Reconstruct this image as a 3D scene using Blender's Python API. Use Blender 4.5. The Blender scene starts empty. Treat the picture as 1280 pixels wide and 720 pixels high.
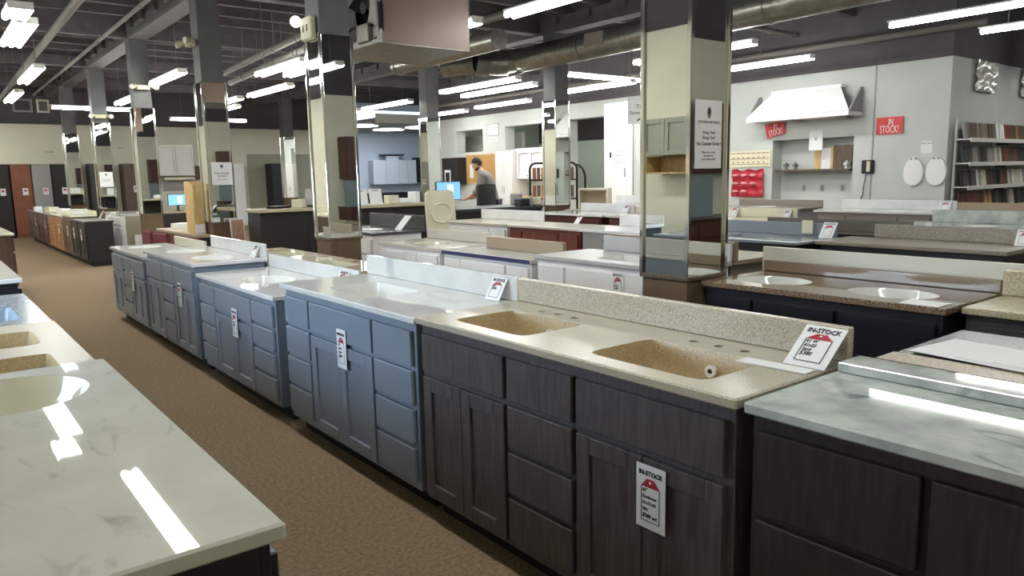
import bpy, bmesh, math, random
from mathutils import Vector, Matrix
from math import sin, cos, pi, radians
random.seed(7)
SC = bpy.context.scene
COL = SC.collection
# ---------------------------------------------------------------- camera, sky, daylight, exposure
cam = bpy.data.cameras.new('camera'); cam.sensor_width = 36.0; cam.lens = 36.0*940/1280
cam.clip_start = .05; cam.clip_end = 200
camo = bpy.data.objects.new('camera', cam); COL.objects.link(camo)
camo.matrix_world = Matrix(((0.78534, 0.10704, -0.60974, 0.0), (-0.61875, 0.10437, -0.77862, 0.0),
                            (-0.01970, 0.98876, 0.14819, 1.437), (0, 0, 0, 1)))
SC.camera = camo
W = bpy.data.worlds.new('sky'); SC.world = W; W.use_nodes = True
W.node_tree.nodes['Background'].inputs[0].default_value = (.72, .86, 1, 1)
W.node_tree.nodes['Background'].inputs[1].default_value = 1.5
def area(name, loc, rot, sx, sy, power, col):
    l = bpy.data.lights.new(name, 'AREA'); l.shape = 'RECTANGLE'; l.size = sx; l.size_y = sy; l.energy = power; l.color = col
    o = bpy.data.objects.new(name, l); COL.objects.link(o); o.location = loc; o.rotation_euler = rot; return o
area('daylight', (-.98, 4.0, 1.32), (0, radians(-90), 0), .58, 2.3, 72, (.62, .80, 1.0))   # added area lamp as overcast daylight behind the invented side window
SC.view_settings.view_transform = 'Standard'; SC.view_settings.look = 'None'
SC.view_settings.exposure = 0.22; SC.view_settings.gamma = 1.0; SC.view_settings.use_curve_mapping = False
TUBE = 29.0
# ---------------------------------------------------------------- materials
def lin(c): return tuple((x/12.92 if x <= .04045 else ((x+.055)/1.055)**2.4) for x in [v/255 for v in c]) + (1,)
MATS = {}
def mat(name, rgb, rough=.5, metal=0, spec=.5, noise=0, nscale=20, bump=0, bscale=200, emit=0, stretch=None, rgb2=None, coat=0):
    """plain colour with optional mottling (noise toward rgb2 or darker) and fine bump"""
    if name in MATS: return MATS[name]
    m = bpy.data.materials.new(name); m.use_nodes = True; nt = m.node_tree; b = nt.nodes['Principled BSDF']
    b.inputs['Base Color'].default_value = lin(rgb); b.inputs['Roughness'].default_value = rough; b.inputs['Metallic'].default_value = metal
    b.inputs['Specular IOR Level'].default_value = spec
    if coat: b.inputs['Coat Weight'].default_value = coat; b.inputs['Coat Roughness'].default_value = .08
    if emit: b.inputs['Emission Color'].default_value = lin(rgb); b.inputs['Emission Strength'].default_value = emit
    if noise or bump:
        tc = nt.nodes.new('ShaderNodeTexCoord'); mp = nt.nodes.new('ShaderNodeMapping'); nt.links.new(tc.outputs['Object'], mp.inputs[0])
        if stretch: mp.inputs['Scale'].default_value = stretch
    if noise:
        n = nt.nodes.new('ShaderNodeTexNoise'); n.inputs['Scale'].default_value = nscale; n.inputs['Detail'].default_value = 6
        nt.links.new(mp.outputs[0], n.inputs['Vector'])
        r = nt.nodes.new('ShaderNodeValToRGB'); r.color_ramp.elements[0].position = .35; r.color_ramp.elements[1].position = .65
        r.color_ramp.elements[0].color = lin(rgb2) if rgb2 else lin([v*(1-noise) for v in rgb]); r.color_ramp.elements[1].color = lin(rgb)
        nt.links.new(n.outputs['Fac'], r.inputs[0]); nt.links.new(r.outputs[0], b.inputs['Base Color'])
    if bump:
        n2 = nt.nodes.new('ShaderNodeTexNoise'); n2.inputs['Scale'].default_value = bscale; nt.links.new(mp.outputs[0], n2.inputs['Vector'])
        bp = nt.nodes.new('ShaderNodeBump'); bp.inputs['Strength'].default_value = bump; bp.inputs['Distance'].default_value = .01
        nt.links.new(n2.outputs['Fac'], bp.inputs['Height']); nt.links.new(bp.outputs[0], b.inputs['Normal'])
    MATS[name] = m; return m
def stone(name, stops, scale=160, rough=.25, cloud=None, cscale=3, cstretch=(1, 1, 1), cfac=.5, detail=3):
    """speckled stone: fine noise through a colour ramp; optional cloudy vein colour over it"""
    m = bpy.data.materials.new(name); m.use_nodes = True; nt = m.node_tree; b = nt.nodes['Principled BSDF']; b.inputs['Roughness'].default_value = rough
    tc = nt.nodes.new('ShaderNodeTexCoord')
    n = nt.nodes.new('ShaderNodeTexNoise'); n.inputs['Scale'].default_value = scale; n.inputs['Detail'].default_value = detail
    nt.links.new(tc.outputs['Object'], n.inputs['Vector'])
    r = nt.nodes.new('ShaderNodeValToRGB'); e = r.color_ramp.elements
    while len(e) < len(stops): e.new(.5)
    for k, (p, c) in enumerate(stops): e[k].position = p; e[k].color = lin(c)
    nt.links.new(n.outputs['Fac'], r.inputs[0]); out = r.outputs[0]
    if cloud:
        mp = nt.nodes.new('ShaderNodeMapping'); mp.inputs['Scale'].default_value = cstretch; mp.inputs['Rotation'].default_value = (0, 0, .5)
        nt.links.new(tc.outputs['Object'], mp.inputs[0])
        n2 = nt.nodes.new('ShaderNodeTexNoise'); n2.inputs['Scale'].default_value = cscale; n2.inputs['Detail'].default_value = 7; n2.inputs['Distortion'].default_value = 1.2
        nt.links.new(mp.outputs[0], n2.inputs['Vector'])
        r2 = nt.nodes.new('ShaderNodeValToRGB'); e2 = r2.color_ramp.elements; e2[0].position = cfac; e2[1].position = min(.99, cfac+.16)
        e2[0].color = (0, 0, 0, 1); e2[1].color = (1, 1, 1, 1); nt.links.new(n2.outputs['Fac'], r2.inputs[0])
        mx = nt.nodes.new('ShaderNodeMix'); mx.data_type = 'RGBA'; nt.links.new(r2.outputs[0], mx.inputs['Factor'])
        nt.links.new(out, mx.inputs['A']); mx.inputs['B'].default_value = lin(cloud); out = mx.outputs['Result']
    nt.links.new(out, b.inputs['Base Color']); MATS[name] = m; return m
def wood(name, dark, light, rough=.45, scale=6, stretch=(9, 9, 1)):
    return mat(name, light, rough=rough, noise=1, nscale=scale, stretch=stretch, rgb2=dark)
SAND = stone('sandstone', [(.3, (122, 110, 94)), (.47, (180, 171, 153)), (.64, (196, 188, 172))], 300, .26)
SANDIN = stone('sandstone_basin', [(.3, (120, 100, 70)), (.46, (172, 150, 112)), (.62, (190, 170, 134))], 300, .3)
CREAM_MARBLE = stone('cream_marble', [(.3, (190, 189, 178)), (.7, (202, 200, 190))], 6, .022, (166, 163, 155), 4.2, (1, 3.2, 1), .60)
WHITE_MARBLE = stone('white_marble', [(.3, (206, 206, 204)), (.7, (216, 216, 214))], 6, .025, (176, 178, 182), 2.6, (1, 2, 1), .6)
GREY_MARBLE = stone('grey_marble', [(.35, (162, 169, 166)), (.6, (198, 204, 199))], 7, .05, (120, 130, 130), 5, (1, 2.4, 1), .58, 8)
GRANITE = stone('brown_granite', [(.32, (48, 38, 32)), (.47, (118, 98, 82)), (.6, (150, 130, 112))], 140, .05)
DARKGRAN = stone('dark_granite', [(.35, (30, 32, 38)), (.5, (66, 68, 74)), (.65, (120, 120, 120))], 150, .2)
BLUEGREY = stone('bluegrey_stone', [(.3, (84, 92, 104)), (.5, (128, 136, 146)), (.65, (150, 156, 162))], 180, .2)
TAUPE = stone('taupe_stone', [(.3, (96, 86, 78)), (.5, (140, 130, 120)), (.65, (160, 150, 140))], 180, .3)
SPECK = stone('grey_speckle', [(.3, (130, 130, 132)), (.5, (178, 178, 178)), (.65, (204, 204, 202))], 180, .3)
TANSTONE = stone('tan_stone', [(.3, (120, 102, 84)), (.5, (160, 142, 122)), (.65, (180, 164, 144))], 170, .35)
BEIGETOP = stone('beige_stone', [(.3, (150, 138, 112)), (.5, (184, 172, 146)), (.65, (200, 190, 166))], 120, .2)
BROWNBS = stone('brown_stone', [(.3, (122, 106, 90)), (.5, (138, 120, 102)), (.65, (152, 134, 114))], 260, .1)
CERAMIC = mat('white_ceramic', (222, 222, 218), .06)
CREAMCER = mat('cream_ceramic', (206, 202, 182), .08)
WHITETOP = mat('white_cultured_marble', (224, 224, 224), .03, noise=.05, nscale=4)
CREAMTOP = mat('cream_cultured_marble', (220, 214, 190), .15, noise=.04, nscale=4)
GREIGETOP = mat('greige_cultured_marble', (206, 198, 186), .15, noise=.05, nscale=5)
ESPRESSO = wood('driftwood_stain', (68, 61, 63), (88, 81, 83), .38)
DKBROWN = wood('dark_brown_stain', (44, 36, 37), (58, 48, 48), .38)
BLUEGRAY = mat('blue_grey_paint', (126, 137, 152), .34, noise=.04, nscale=3)
NAVY = mat('navy_black_paint', (26, 28, 38), .4, noise=.1, nscale=5)
BLACKCAB = mat('black_brown_paint', (30, 24, 24), .5, noise=.1, nscale=5)
SLATE = mat('slate_paint', (54, 56, 58), .5, noise=.05)
WHITECAB = mat('white_paint_cabinet', (234, 232, 233), .4)
CREAMCAB = mat('cream_paint_cabinet', (216, 206, 188), .4)
GREYCAB = mat('grey_paint_cabinet', (150, 148, 148), .4)
TAUPECAB = mat('taupe_paint_cabinet', (128, 118, 112), .4)
CHERRY = wood('cherry_wood', (96, 46, 36), (124, 62, 48), .4)
MAROONWD = wood('dark_cherry_wood', (62, 26, 22), (80, 36, 30), .4)
REDBROWN = wood('red_brown_wood', (112, 64, 44), (134, 80, 56), .45)
OAK = wood('oak_wood', (140, 100, 62), (172, 128, 84), .5)
WALNUT = wood('walnut_wood', (74, 58, 46), (98, 80, 64), .5)
PINE = wood('pine_wood', (180, 146, 96), (206, 174, 124), .5)
SHADOW = mat('toe_kick_black', (18, 16, 16), .7)  # even near-black for toe kicks and the counter plinth
CHROME = mat('chrome', (225, 225, 222), .08, 1)
BLACKMET = mat('black_metal', (22, 22, 22), .4, .6)
WHITEMET = mat('white_metal', (225, 226, 222), .4)
GALV = mat('galvanised_metal', (150, 148, 142), .35, .8, noise=.15, nscale=9)
PIPE = mat('grey_painted_pipe', (104, 100, 96), .6)
MIRROR = mat('mirror_glass', (228, 231, 226), .012, 1)
CARPET = mat('brown_carpet', (146, 126, 103), .95, spec=.1, noise=.22, nscale=55, bump=.5, bscale=500, rgb2=(120, 102, 83))
CREAMWALL = mat('cream_wall_paint', (226, 222, 204), .8, noise=.03, nscale=2)
WHITEWALL = mat('white_wall_paint', (194, 197, 194), .8, noise=.03, nscale=2)
DARKCEIL = mat('dark_ceiling_paint', (94, 89, 92), .8, noise=.12, nscale=4)
DARKDECK = mat('dark_ceiling_deck', (66, 62, 65), .85, noise=.12, nscale=4)
DARKWALL = mat('dark_upper_wall', (84, 80, 84), .8, noise=.1, nscale=2)
COLGREY = mat('grey_column_paint', (92, 92, 92), .6, noise=.06, nscale=6)
KRAFT = mat('brown_column_base', (104, 84, 64), .75, noise=.12, nscale=8)
PAPER = mat('white_paper', (228, 228, 230), .6)
INK = mat('black_ink', (24, 24, 26), .6)
PEN = mat('marker_ink', (62, 62, 68), .6)
REDINK = mat('red_print', (166, 30, 52), .6)
SIGNRED = mat('sign_red', (206, 66, 66), .6)
GREYINK = mat('grey_print', (120, 118, 116), .6)
PLASTICBK = mat('black_plastic', (20, 20, 22), .45)
BEIGEPL = mat('beige_plastic', (170, 166, 140), .4)
SCREEN = mat('screen_blue', (120, 176, 236), .3, emit=.9)
LAMP = mat('tube_light', (250, 252, 247), .5, emit=TUBE)
BULB = mat('bulb_glow', (255, 248, 232), .4, emit=4)
GLOBE = mat('lamp_lens', (206, 204, 196), .2)
CORK = mat('cork', (196, 150, 92), .9, noise=.15, nscale=60)
REDCLOTH = mat('red_plastic_sheet', (176, 28, 48), .35)
HVACPAINT = mat('pinkish_tan_enamel', (122, 97, 88), .45, noise=.05, nscale=3)
FOIL = mat('silver_foil', (222, 222, 216), .22, .35)
NAVYTAPE = mat('navy_tape', (48, 54, 96), .5)
SKIN = mat('skin', (196, 150, 126), .55); HAIR = mat('dark_hair', (34, 26, 22), .7)
SHIRT = mat('grey_shirt', (122, 116, 114), .85); JEANS = mat('dark_trousers', (40, 42, 52), .85)
DARKROOM = mat('dark_room_paint', (48, 44, 46), .8); GREENGREY = mat('grey_green_wall', (166, 176, 166), .8)
BLUEWALL = mat('pale_blue_wall', (200, 212, 228), .8); SOFFIT = mat('grey_soffit', (150, 152, 156), .8)
def glassmat():
    m = bpy.data.materials.new('window_glass'); m.use_nodes = True; nt = m.node_tree; nt.nodes.remove(nt.nodes['Principled BSDF'])
    t = nt.nodes.new('ShaderNodeBsdfTransparent'); g = nt.nodes.new('ShaderNodeBsdfGlossy'); g.inputs['Roughness'].default_value = .02
    mx = nt.nodes.new('ShaderNodeMixShader'); mx.inputs[0].default_value = .08
    nt.links.new(t.outputs[0], mx.inputs[1]); nt.links.new(g.outputs[0], mx.inputs[2]); nt.links.new(mx.outputs[0], nt.nodes['Material Output'].inputs[0]); return m
GLASS = glassmat()
# ---------------------------------------------------------------- mesh helpers
class MB:
    def __init__(s): s.bm = bmesh.new()
    def box(s, x0, x1, y0, y1, z0, z1, bev=0, rot=None):
        g = bmesh.ops.create_cube(s.bm, size=1)['verts']; c = Vector(((x0+x1)/2, (y0+y1)/2, (z0+z1)/2)); d = (abs(x1-x0), abs(y1-y0), abs(z1-z0))
        for v in g: v.co = Vector((v.co.x*d[0], v.co.y*d[1], v.co.z*d[2]))
        if rot is not None:
            for v in g: v.co = rot @ v.co
        for v in g: v.co += c
        if bev:
            es = list({e for v in g for e in v.link_edges}); bmesh.ops.bevel(s.bm, geom=es, offset=bev, segments=1, affect='EDGES')
        return s
    def tube(s, p0, p1, r0, r1=None, seg=10):
        p0 = Vector(p0); p1 = Vector(p1); r1 = r0 if r1 is None else r1; d = p1-p0
        m = Matrix.Translation((p0+p1)/2) @ d.to_track_quat('Z', 'Y').to_matrix().to_4x4()
        bmesh.ops.create_cone(s.bm, cap_ends=True, segments=seg, radius1=r0, radius2=r1, depth=d.length, matrix=m); return s
    def path(s, pts, r, seg=8):
        for a, b in zip(pts, pts[1:]): s.tube(a, b, r, seg=seg)
        return s
    def ball(s, c, r, sc=(1, 1, 1), seg=12):
        m = Matrix.Translation(c) @ Matrix.Diagonal((sc[0], sc[1], sc[2], 1)); bmesh.ops.create_uvsphere(s.bm, u_segments=seg, v_segments=seg//2+2, radius=r, matrix=m); return s
    def prism(s, pts, z0, z1):
        lo = [s.bm.verts.new((p[0], p[1], z0)) for p in pts]; hi = [s.bm.verts.new((p[0], p[1], z1)) for p in pts]; n = len(pts)
        s.bm.faces.new(hi); s.bm.faces.new(lo[::-1])
        for k in range(n): s.bm.faces.new((lo[k], lo[(k+1) % n], hi[(k+1) % n], hi[k]))
        return s
    def rings(s, rings, cap=True):
        vs = [[s.bm.verts.new(p) for p in r] for r in rings]; n = len(rings[0])
        for a, b in zip(vs, vs[1:]):
            for k in range(n): s.bm.faces.new((a[k], a[(k+1) % n], b[(k+1) % n], b[k]))
        if cap: s.bm.faces.new(vs[-1])
        return s
    def mesh(s, name, m, smooth=35):
        bmesh.ops.recalc_face_normals(s.bm, faces=s.bm.faces)
        if smooth:
            for f in s.bm.faces: f.smooth = True
            for e in s.bm.edges: e.smooth = not (len(e.link_faces) == 2 and e.calc_face_angle(3.2) > radians(smooth)) and len(e.link_faces) == 2
        me = bpy.data.meshes.new(name); s.bm.to_mesh(me); s.bm.free(); me.materials.append(m); return me
    def build(s, name, m, parent=None, loc=(0, 0, 0), rot=(0, 0, 0), smooth=35):
        return link(name, s.mesh(name, m, smooth), parent, loc, rot)
def link(name, me, parent=None, loc=(0, 0, 0), rot=(0, 0, 0)):
    o = bpy.data.objects.new(name, me); COL.objects.link(o); o.location = loc; o.rotation_euler = rot
    if parent is not None: o.parent = parent
    return o
def tag(o, label, cat, group=None, kind=None):
    o['label'] = label; o['category'] = cat
    if group: o['group'] = group
    if kind: o['kind'] = kind
    return o
def thing(name, label, cat, loc=(0, 0, 0), rz=0, group=None, rot=None):
    o = link(name, None, None, loc, rot or (0, 0, rz)); o.empty_display_size = .1; return tag(o, label, cat, group)
def struct(o): o['kind'] = 'structure'; return o
def text(parent, name, s, size, m, loc, rot=(0, 0, 0), align='CENTER', sx=1, shear=0, depth=.0006, bold=0):
    c = bpy.data.curves.new(name, 'FONT'); c.body = s; c.size = size; c.align_x = align; c.align_y = 'CENTER'; c.extrude = depth; c.shear = shear; c.resolution_u = 2; c.offset = bold*size
    t = bpy.data.objects.new(name, c); COL.objects.link(t); bpy.context.view_layer.update()
    me = bpy.data.meshes.new_from_object(t.evaluated_get(bpy.context.evaluated_depsgraph_get())); bpy.data.objects.remove(t)
    me.materials.clear(); me.materials.append(m)
    for v in me.vertices: v.co.x *= sx
    return link(name, me, parent, loc, rot)
def outline(shape, cx, cy, hx, hy, n=48):
    pts = []
    for k in range(n):
        a = 2*pi*k/n
        if shape == 'oval': pts.append((cx+hx*cos(a), cy+hy*sin(a)))
        else:
            p = 11; c, s_ = cos(a), sin(a); d = (abs(c)**p+abs(s_)**p)**(-1/p); pts.append((cx+hx*c*d, cy+hy*s_*d))
    return pts
RZ = {'-X': -pi/2, '+X': pi/2, '-Y': 0.0, '+Y': pi}
# ---------------------------------------------------------------- vanity cabinet and vanity top builders
def origin(face, x0, x1, y0, y1):
    return {'-X': (x0, y1), '+X': (x1, y0), '-Y': (x0, y0), '+Y': (x1, y1)}[face]
def front_shaker(x0, x1, z0, z1, fr=.058):
    mb = MB(); t = .02
    for a in ((x0, x0+fr, z0, z1), (x1-fr, x1, z0, z1), (x0+fr, x1-fr, z0, z0+fr), (x0+fr, x1-fr, z1-fr, z1)):
        mb.box(a[0], a[1], -t, 0, a[2], a[3], .0025)
    return mb
def cabinet(label, face, x0, x1, y0, y1, zt, m, layout, toe=.09, cat='cabinet', name='vanity_cabinet', group=None, detail=True, side=None, z0=0):
    o = origin(face, x0, x1, y0, y1); Wd, D = ((y1-y0), (x1-x0)) if face in ('-X', '+X') else ((x1-x0), (y1-y0))
    t = thing(name, label, cat, (o[0], o[1], z0), RZ[face], group)
    mb = MB(); mb.box(0, .018, .018, D, toe, zt); mb.box(Wd-.018, Wd, .018, D, toe, zt); mb.box(.018, Wd-.018, D-.012, D, toe, zt)
    mb.box(.018, Wd-.018, .018, D-.012, toe, toe+.016); mb.box(0, Wd, 0, .018, toe, zt, .002); mb.build('carcass', m, t)
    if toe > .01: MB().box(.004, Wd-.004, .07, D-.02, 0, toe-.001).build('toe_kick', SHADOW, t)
    tot = sum(c[1] for c in layout); x = .012; sc = (Wd-.024)/tot; g = .022; zb = toe+.022; zu = zt-.035
    for c in layout:
        a, b = x+g/2, x+c[1]*sc-g/2; x += c[1]*sc; kind = c[0]; n = c[2]
        if kind == 'drawers':
            h = (zu-zb)/n; zz = zu
            hs = [h]*n
            for k in range(n):
                MB().box(a, b, -.021, -.001, zz-hs[k]+.02, zz, .003).build('drawer', m, t); zz -= hs[k]
        else:
            zd = zu
            if kind == 'sink':
                MB().box(a, b, -.021, -.001, zu-.155, zu, .003).build('drawer_front', m, t); zd = zu-.155-.022
            w = (b-a)/n
            for k in range(n):
                p, q = a+k*w+(.0015 if k else 0), a+(k+1)*w-(.0015 if k < n-1 else 0)
                d = front_shaker(p, q, zb, zd).build('door', m, t)
                MB().box(p+.056, q-.056, -.009, -.002, zb+.056, zd-.056).build('door_panel', m, d)
    return t
def top(label, face, x0, x1, y0, y1, z, m, basins=(), th=.03, bs=.10, bsm=None, bst=.02, bm_=None, holes=(), name='countertop', cat='countertop', group=None, bsr=None, lip=None, side=None):
    """slab with cut basins; local x runs along the front, y to the back"""
    o = origin(face, x0, x1, y0, y1); Wd, D = ((y1-y0), (x1-x0)) if face in ('-X', '+X') else ((x1-x0), (y1-y0))
    t = thing(name, label, cat, (o[0], o[1], z-th), RZ[face], group)
    s = MB().box(0, Wd, 0, D, 0, th, .005).build('slab', m, t)
    if basins:
        cb = MB()
        for (sh, cx, cy, hx, hy, dp, bmat) in basins: cb.prism(outline(sh, cx, cy, hx, hy), -.1, .2)
        for (hx_, hy_) in holes: cb.prism(outline('oval', hx_, hy_, .016, .016, 16), -.1, .2)
        co = cb.build('cutter', m, t, smooth=0)
        md = s.modifiers.new('b', 'BOOLEAN'); md.object = co; md.operation = 'DIFFERENCE'; md.solver = 'EXACT'
        bpy.context.view_layer.update(); me = bpy.data.meshes.new_from_object(s.evaluated_get(bpy.context.evaluated_depsgraph_get()))
        s.modifiers.clear(); s.data = me; bpy.data.objects.remove(co)
        for (sh, cx, cy, hx, hy, dp, bmat) in basins:
            rg = []
            prof = ((1.0, 0), (.985, .1), (.95, .45), (.9, .8), (.8, .96), (.3, 1.0), (.09, 1.03)) if sh == 'rect' else ((1.0, 0), (.97, .08), (.9, .32), (.76, .66), (.52, .9), (.25, 1.0), (.08, 1.03))
            for f, q in prof: rg.append([(p[0], p[1], th-.001-dp*q) for p in outline(sh, cx, cy, hx*f, hy*f)])
            bo = MB().rings(rg).build('basin', bmat, t, smooth=50)
            MB().tube((cx, cy, th-dp*1.03), (cx, cy, th-dp*1.03+.008), .024, seg=16).build('drain', CHROME, bo)
            if sh == 'rect' and dp > .1:
                MB().tube((cx+hx*.15, cy+hy*.93, th-dp*.5), (cx+hx*.15, cy+hy*.93-.012, th-dp*.5+.002), .02, seg=14).build('overflow_ring', CERAMIC, bo); MB().tube((cx+hx*.15, cy+hy*.93-.0121, th-dp*.5+.002), (cx+hx*.15, cy+hy*.93-.013, th-dp*.5+.002), .009, seg=10).build('overflow_hole', PLASTICBK, bo)
        for (hx_, hy_) in holes: MB().tube((hx_, hy_, th-.028), (hx_, hy_, th-.004), .0158, seg=14).build('faucet_hole', PLASTICBK, t)
    if bs:
        a, b = bsr or (0, Wd)
        MB().box(a, b, D-bst, D, th+.0005, th+bs, .004).build('backsplash', bsm or m, t)
    return t
def sheet(w, h, m=PAPER, curl=0, th=.0012, n=6):
    """a slightly curled paper sheet in local xz, front towards -y"""
    mb = MB(); rows = []
    for k in range(n+1):
        z = h*k/n; y = -curl*(1-k/n)**2; rows.append((z, y))
    vs = [[mb.bm.verts.new((x, y+d, z)) for d in (0, th) for x in (0, w)] for z, y in rows]
    for a, b in zip(vs, vs[1:]):
        mb.bm.faces.new((a[0], a[1], b[1], b[0])); mb.bm.faces.new((a[3], a[2], b[2], b[3])); mb.bm.faces.new((a[2], a[0], b[0], b[2])); mb.bm.faces.new((a[1], a[3], b[3], b[1]))
    mb.bm.faces.new(vs[0]); mb.bm.faces.new(vs[-1][::-1]); return mb
def card(label, loc, rot, w=.125, h=.2, lines=(), group=None, big=True, parent=None):
    """in-stock price card: heading, red tag with hole, outlined tag body, handwriting"""
    t = thing('price_card', label, 'price card', loc, 0, group, rot); sheet(w, h).build('sheet', PAPER, t)
    r = (pi/2, 0, 0); y = -.0012
    text(t, 'heading', 'IN-STOCK', w*.19, INK, (w*.5, y, h*.87), r, sx=.92, depth=.0008, bold=.013)
    def flat(name, pts, m, yy=y): MB().prism([(p[0], p[1]) for p in pts], 0, .0006).build(name, m, t, (0, yy, 0), r, smooth=0)
    x0, x1, zt, zb = w*.18, w*.82, h*.66, h*.12
    flat('tag_print', [(x0, zt), (x1, zt), (w*.62, h*.79), (w*.38, h*.79)], REDINK)
    flat('tag_hole', outline('oval', w*.5, h*.74, w*.035, h*.022, 10), PAPER, y-.0008)
    lw = w*.018
    mb = MB()
    for a in ((x0, x0+lw, zb, zt), (x1-lw, x1, zb, zt), (x0, x1, zb, zb+lw)): mb.box(a[0], a[1], y-.0006, y, a[2], a[3])
    mb.build('tag_outline', INK, t, smooth=0)
    for k, l in enumerate(lines):
        text(t, 'handwriting', l, w*(.13 if k < len(lines)-1 else .16), PEN if k < len(lines)-1 else INK, (x0+w*.04, y, zt-h*.055-k*h*.1), r, 'LEFT', shear=.2, sx=.9, depth=.0008)
    return t
exec_later = []
# ================================================================= SETTING
XR, YB, XL, YN = 12.4, 25.2, -.8, -1.2      # right wall, back wall, left wall, near wall
ZC = 4.35; ZW = 3.08                        # deck height, top of the light wall paint
struct(MB().box(XL-.2, 20, YN-.2, 30, -.1, 0).build('floor', CARPET))['label'] = 'brown low pile carpet floor'
ceil = struct(MB().box(XL-.2, 20, YN-.2, 30, ZC, ZC+.1).build('ceiling', DARKDECK))
jm = MB().box(XL, 16.5, -.05, .05, ZC-.24, ZC-.002).mesh('joist', DARKCEIL)
for k in range(33): link('joist', jm, ceil, (0, -.6+k*.8, 0))
for x in (3.27, 9.1):
    b = MB().box(x-.14, x+.14, YN, YB, 3.86, ZC-.24)
    for k in range(30): b.box(x-.2, x-.14, -.4+k*.8, -.1+k*.8, 3.98, ZC-.24)
    b.build('beam', COLGREY if x < 5 else DARKCEIL, ceil)
cb = MB().box(XL, 16.5, -.1, .1, 3.9, ZC-.24).mesh('cross_beam', DARKCEIL)
for y in (2.65, 6.65, 10.65, 14.65, 18.6, 22.6): link('cross_beam', cb, ceil, (0, y, -.004))
def wall(name, x0, x1, y0, y1, m, m2=DARKWALL, zs=ZW, label=None):
    w = struct(MB().box(x0, x1, y0, y1, 0, zs).build(name, m)); MB().box(x0, x1, y0, y1, zs, ZC).build('upper_band', m2, w); return w
# back wall: cream below, dark above, with two framed vents
wb = wall('wall_back', XL, 12.6, YB, YB+.2, CREAMWALL, DARKWALL, 3.12)
# left wall with an invented low window slit, shaped to let daylight in
wl = struct(MB().box(XL-.15, XL, YN, 2.8, 0, ZW).box(XL-.15, XL, 5.2, YB, 0, ZW).box(XL-.15, XL, 2.8, 5.2, 0, 1.0).box(XL-.15, XL, 2.8, 5.2, 1.65, ZW).build('wall_left', CREAMWALL))
MB().box(XL-.15, XL, YN, YB, ZW, ZC).build('upper_band', DARKWALL, wl)
wn = struct(MB().box(XL-.1, XL-.04, 2.8, 5.2, 1.0, 1.05).box(XL-.1, XL-.04, 2.8, 5.2, 1.6, 1.65).build('added_window_1', WHITEMET))
for y in (2.8, 3.98, 5.15): MB().box(XL-.1, XL-.04, y, y+.05, 1.05, 1.6).build('mullion', WHITEMET, wn)
for y in (2.85, 4.03): MB().box(XL-.075, XL-.065, y, y+1.12, 1.05, 1.6).build('pane', GLASS, wn)
# near wall behind the camera
wall('wall_near', XL-.15, 20, YN-.15, YN, CREAMWALL, DARKWALL)
# right wall with two high openings, the large opening and the niche
W1, W2, OP, NI = (17.0, 18.3), (14.5, 16.0), (12.3, 13.55), (6.5, 8.02)
mb = MB(); T = .32
mb.box(XR, XR+T, 5.03, NI[0], 0, ZW); mb.box(XR, XR+T, NI[0], NI[1], 2.0, ZW); mb.box(XR, XR+T, NI[0], NI[1], 0, .75); mb.box(XR, XR+T, NI[1], OP[0], 0, ZW)
mb.box(XR, XR+T, OP[0], OP[1], 2.72, ZW); mb.box(XR, XR+T, OP[0], OP[1], 0, .8); mb.box(XR, XR+T, OP[1], W2[0], 0, ZW)
mb.box(XR, XR+T, W2[0], W1[1], 0, 2.1); mb.box(XR, XR+T, W2[0], W1[1], 2.71, ZW); mb.box(XR, XR+T, W2[1], W1[0], 2.1, 2.71); mb.box(XR, XR+T, W1[1], 19.3, 0, ZW)
wr = struct(mb.build('wall_right', WHITEWALL))
MB().box(XR+.001, XR+T, 5.03, 19.3, ZW, ZC).build('upper_band', DARKWALL, wr)
MB().box(XR+.3, XR+.32, NI[0]-.02, NI[1]+.02, .75, 2.0).build('niche_back', WHITEWALL, wr)
MB().box(XR-.012, XR-.0005, 6.17, 6.19, .9, ZW).build('seam_strip', GREYCAB, wr)
MB().box(XR-.03, XR-.0005, 5.03, 19.3, ZW-.005, ZW+.05).build('ledge', DARKCEIL, wr)
# stepped wall at the sample rack
ws = struct(MB().box(XR+T, 19, 5.03, 5.25, 0, ZW).build('wall_step', WHITEWALL)); MB().box(XR+T, 19, 5.03, 5.25, ZW, ZC).build('upper_band', DARKWALL, ws)
struct(MB().box(18.9, 19.1, YN, 5.03, 0, ZC).build('wall_far_right', WHITEWALL))
# the room seen through the openings
struct(MB().box(16.4, 16.5, 9.0, 19.3, 0, 2.45).build('wall_storeroom', GREENGREY)); struct(MB().box(16.38, 16.5, 9.0, 19.3, 2.45, ZC).build('trim_storeroom', DARKROOM))
struct(MB().box(13.3, 13.4, 16.4, 19.3, 0, 2.62).build('wall_storeroom_partition', mat('pale_grey_partition', (190, 188, 180), .8)))
struct(MB().box(XR+T, 16.4, 19.3, 19.4, 0, ZC).build('wall_storeroom_end', GREENGREY)); struct(MB().box(XR+T, 16.4, 9.0, 9.1, 0, ZC).build('wall_storeroom_near', GREENGREY))
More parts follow.
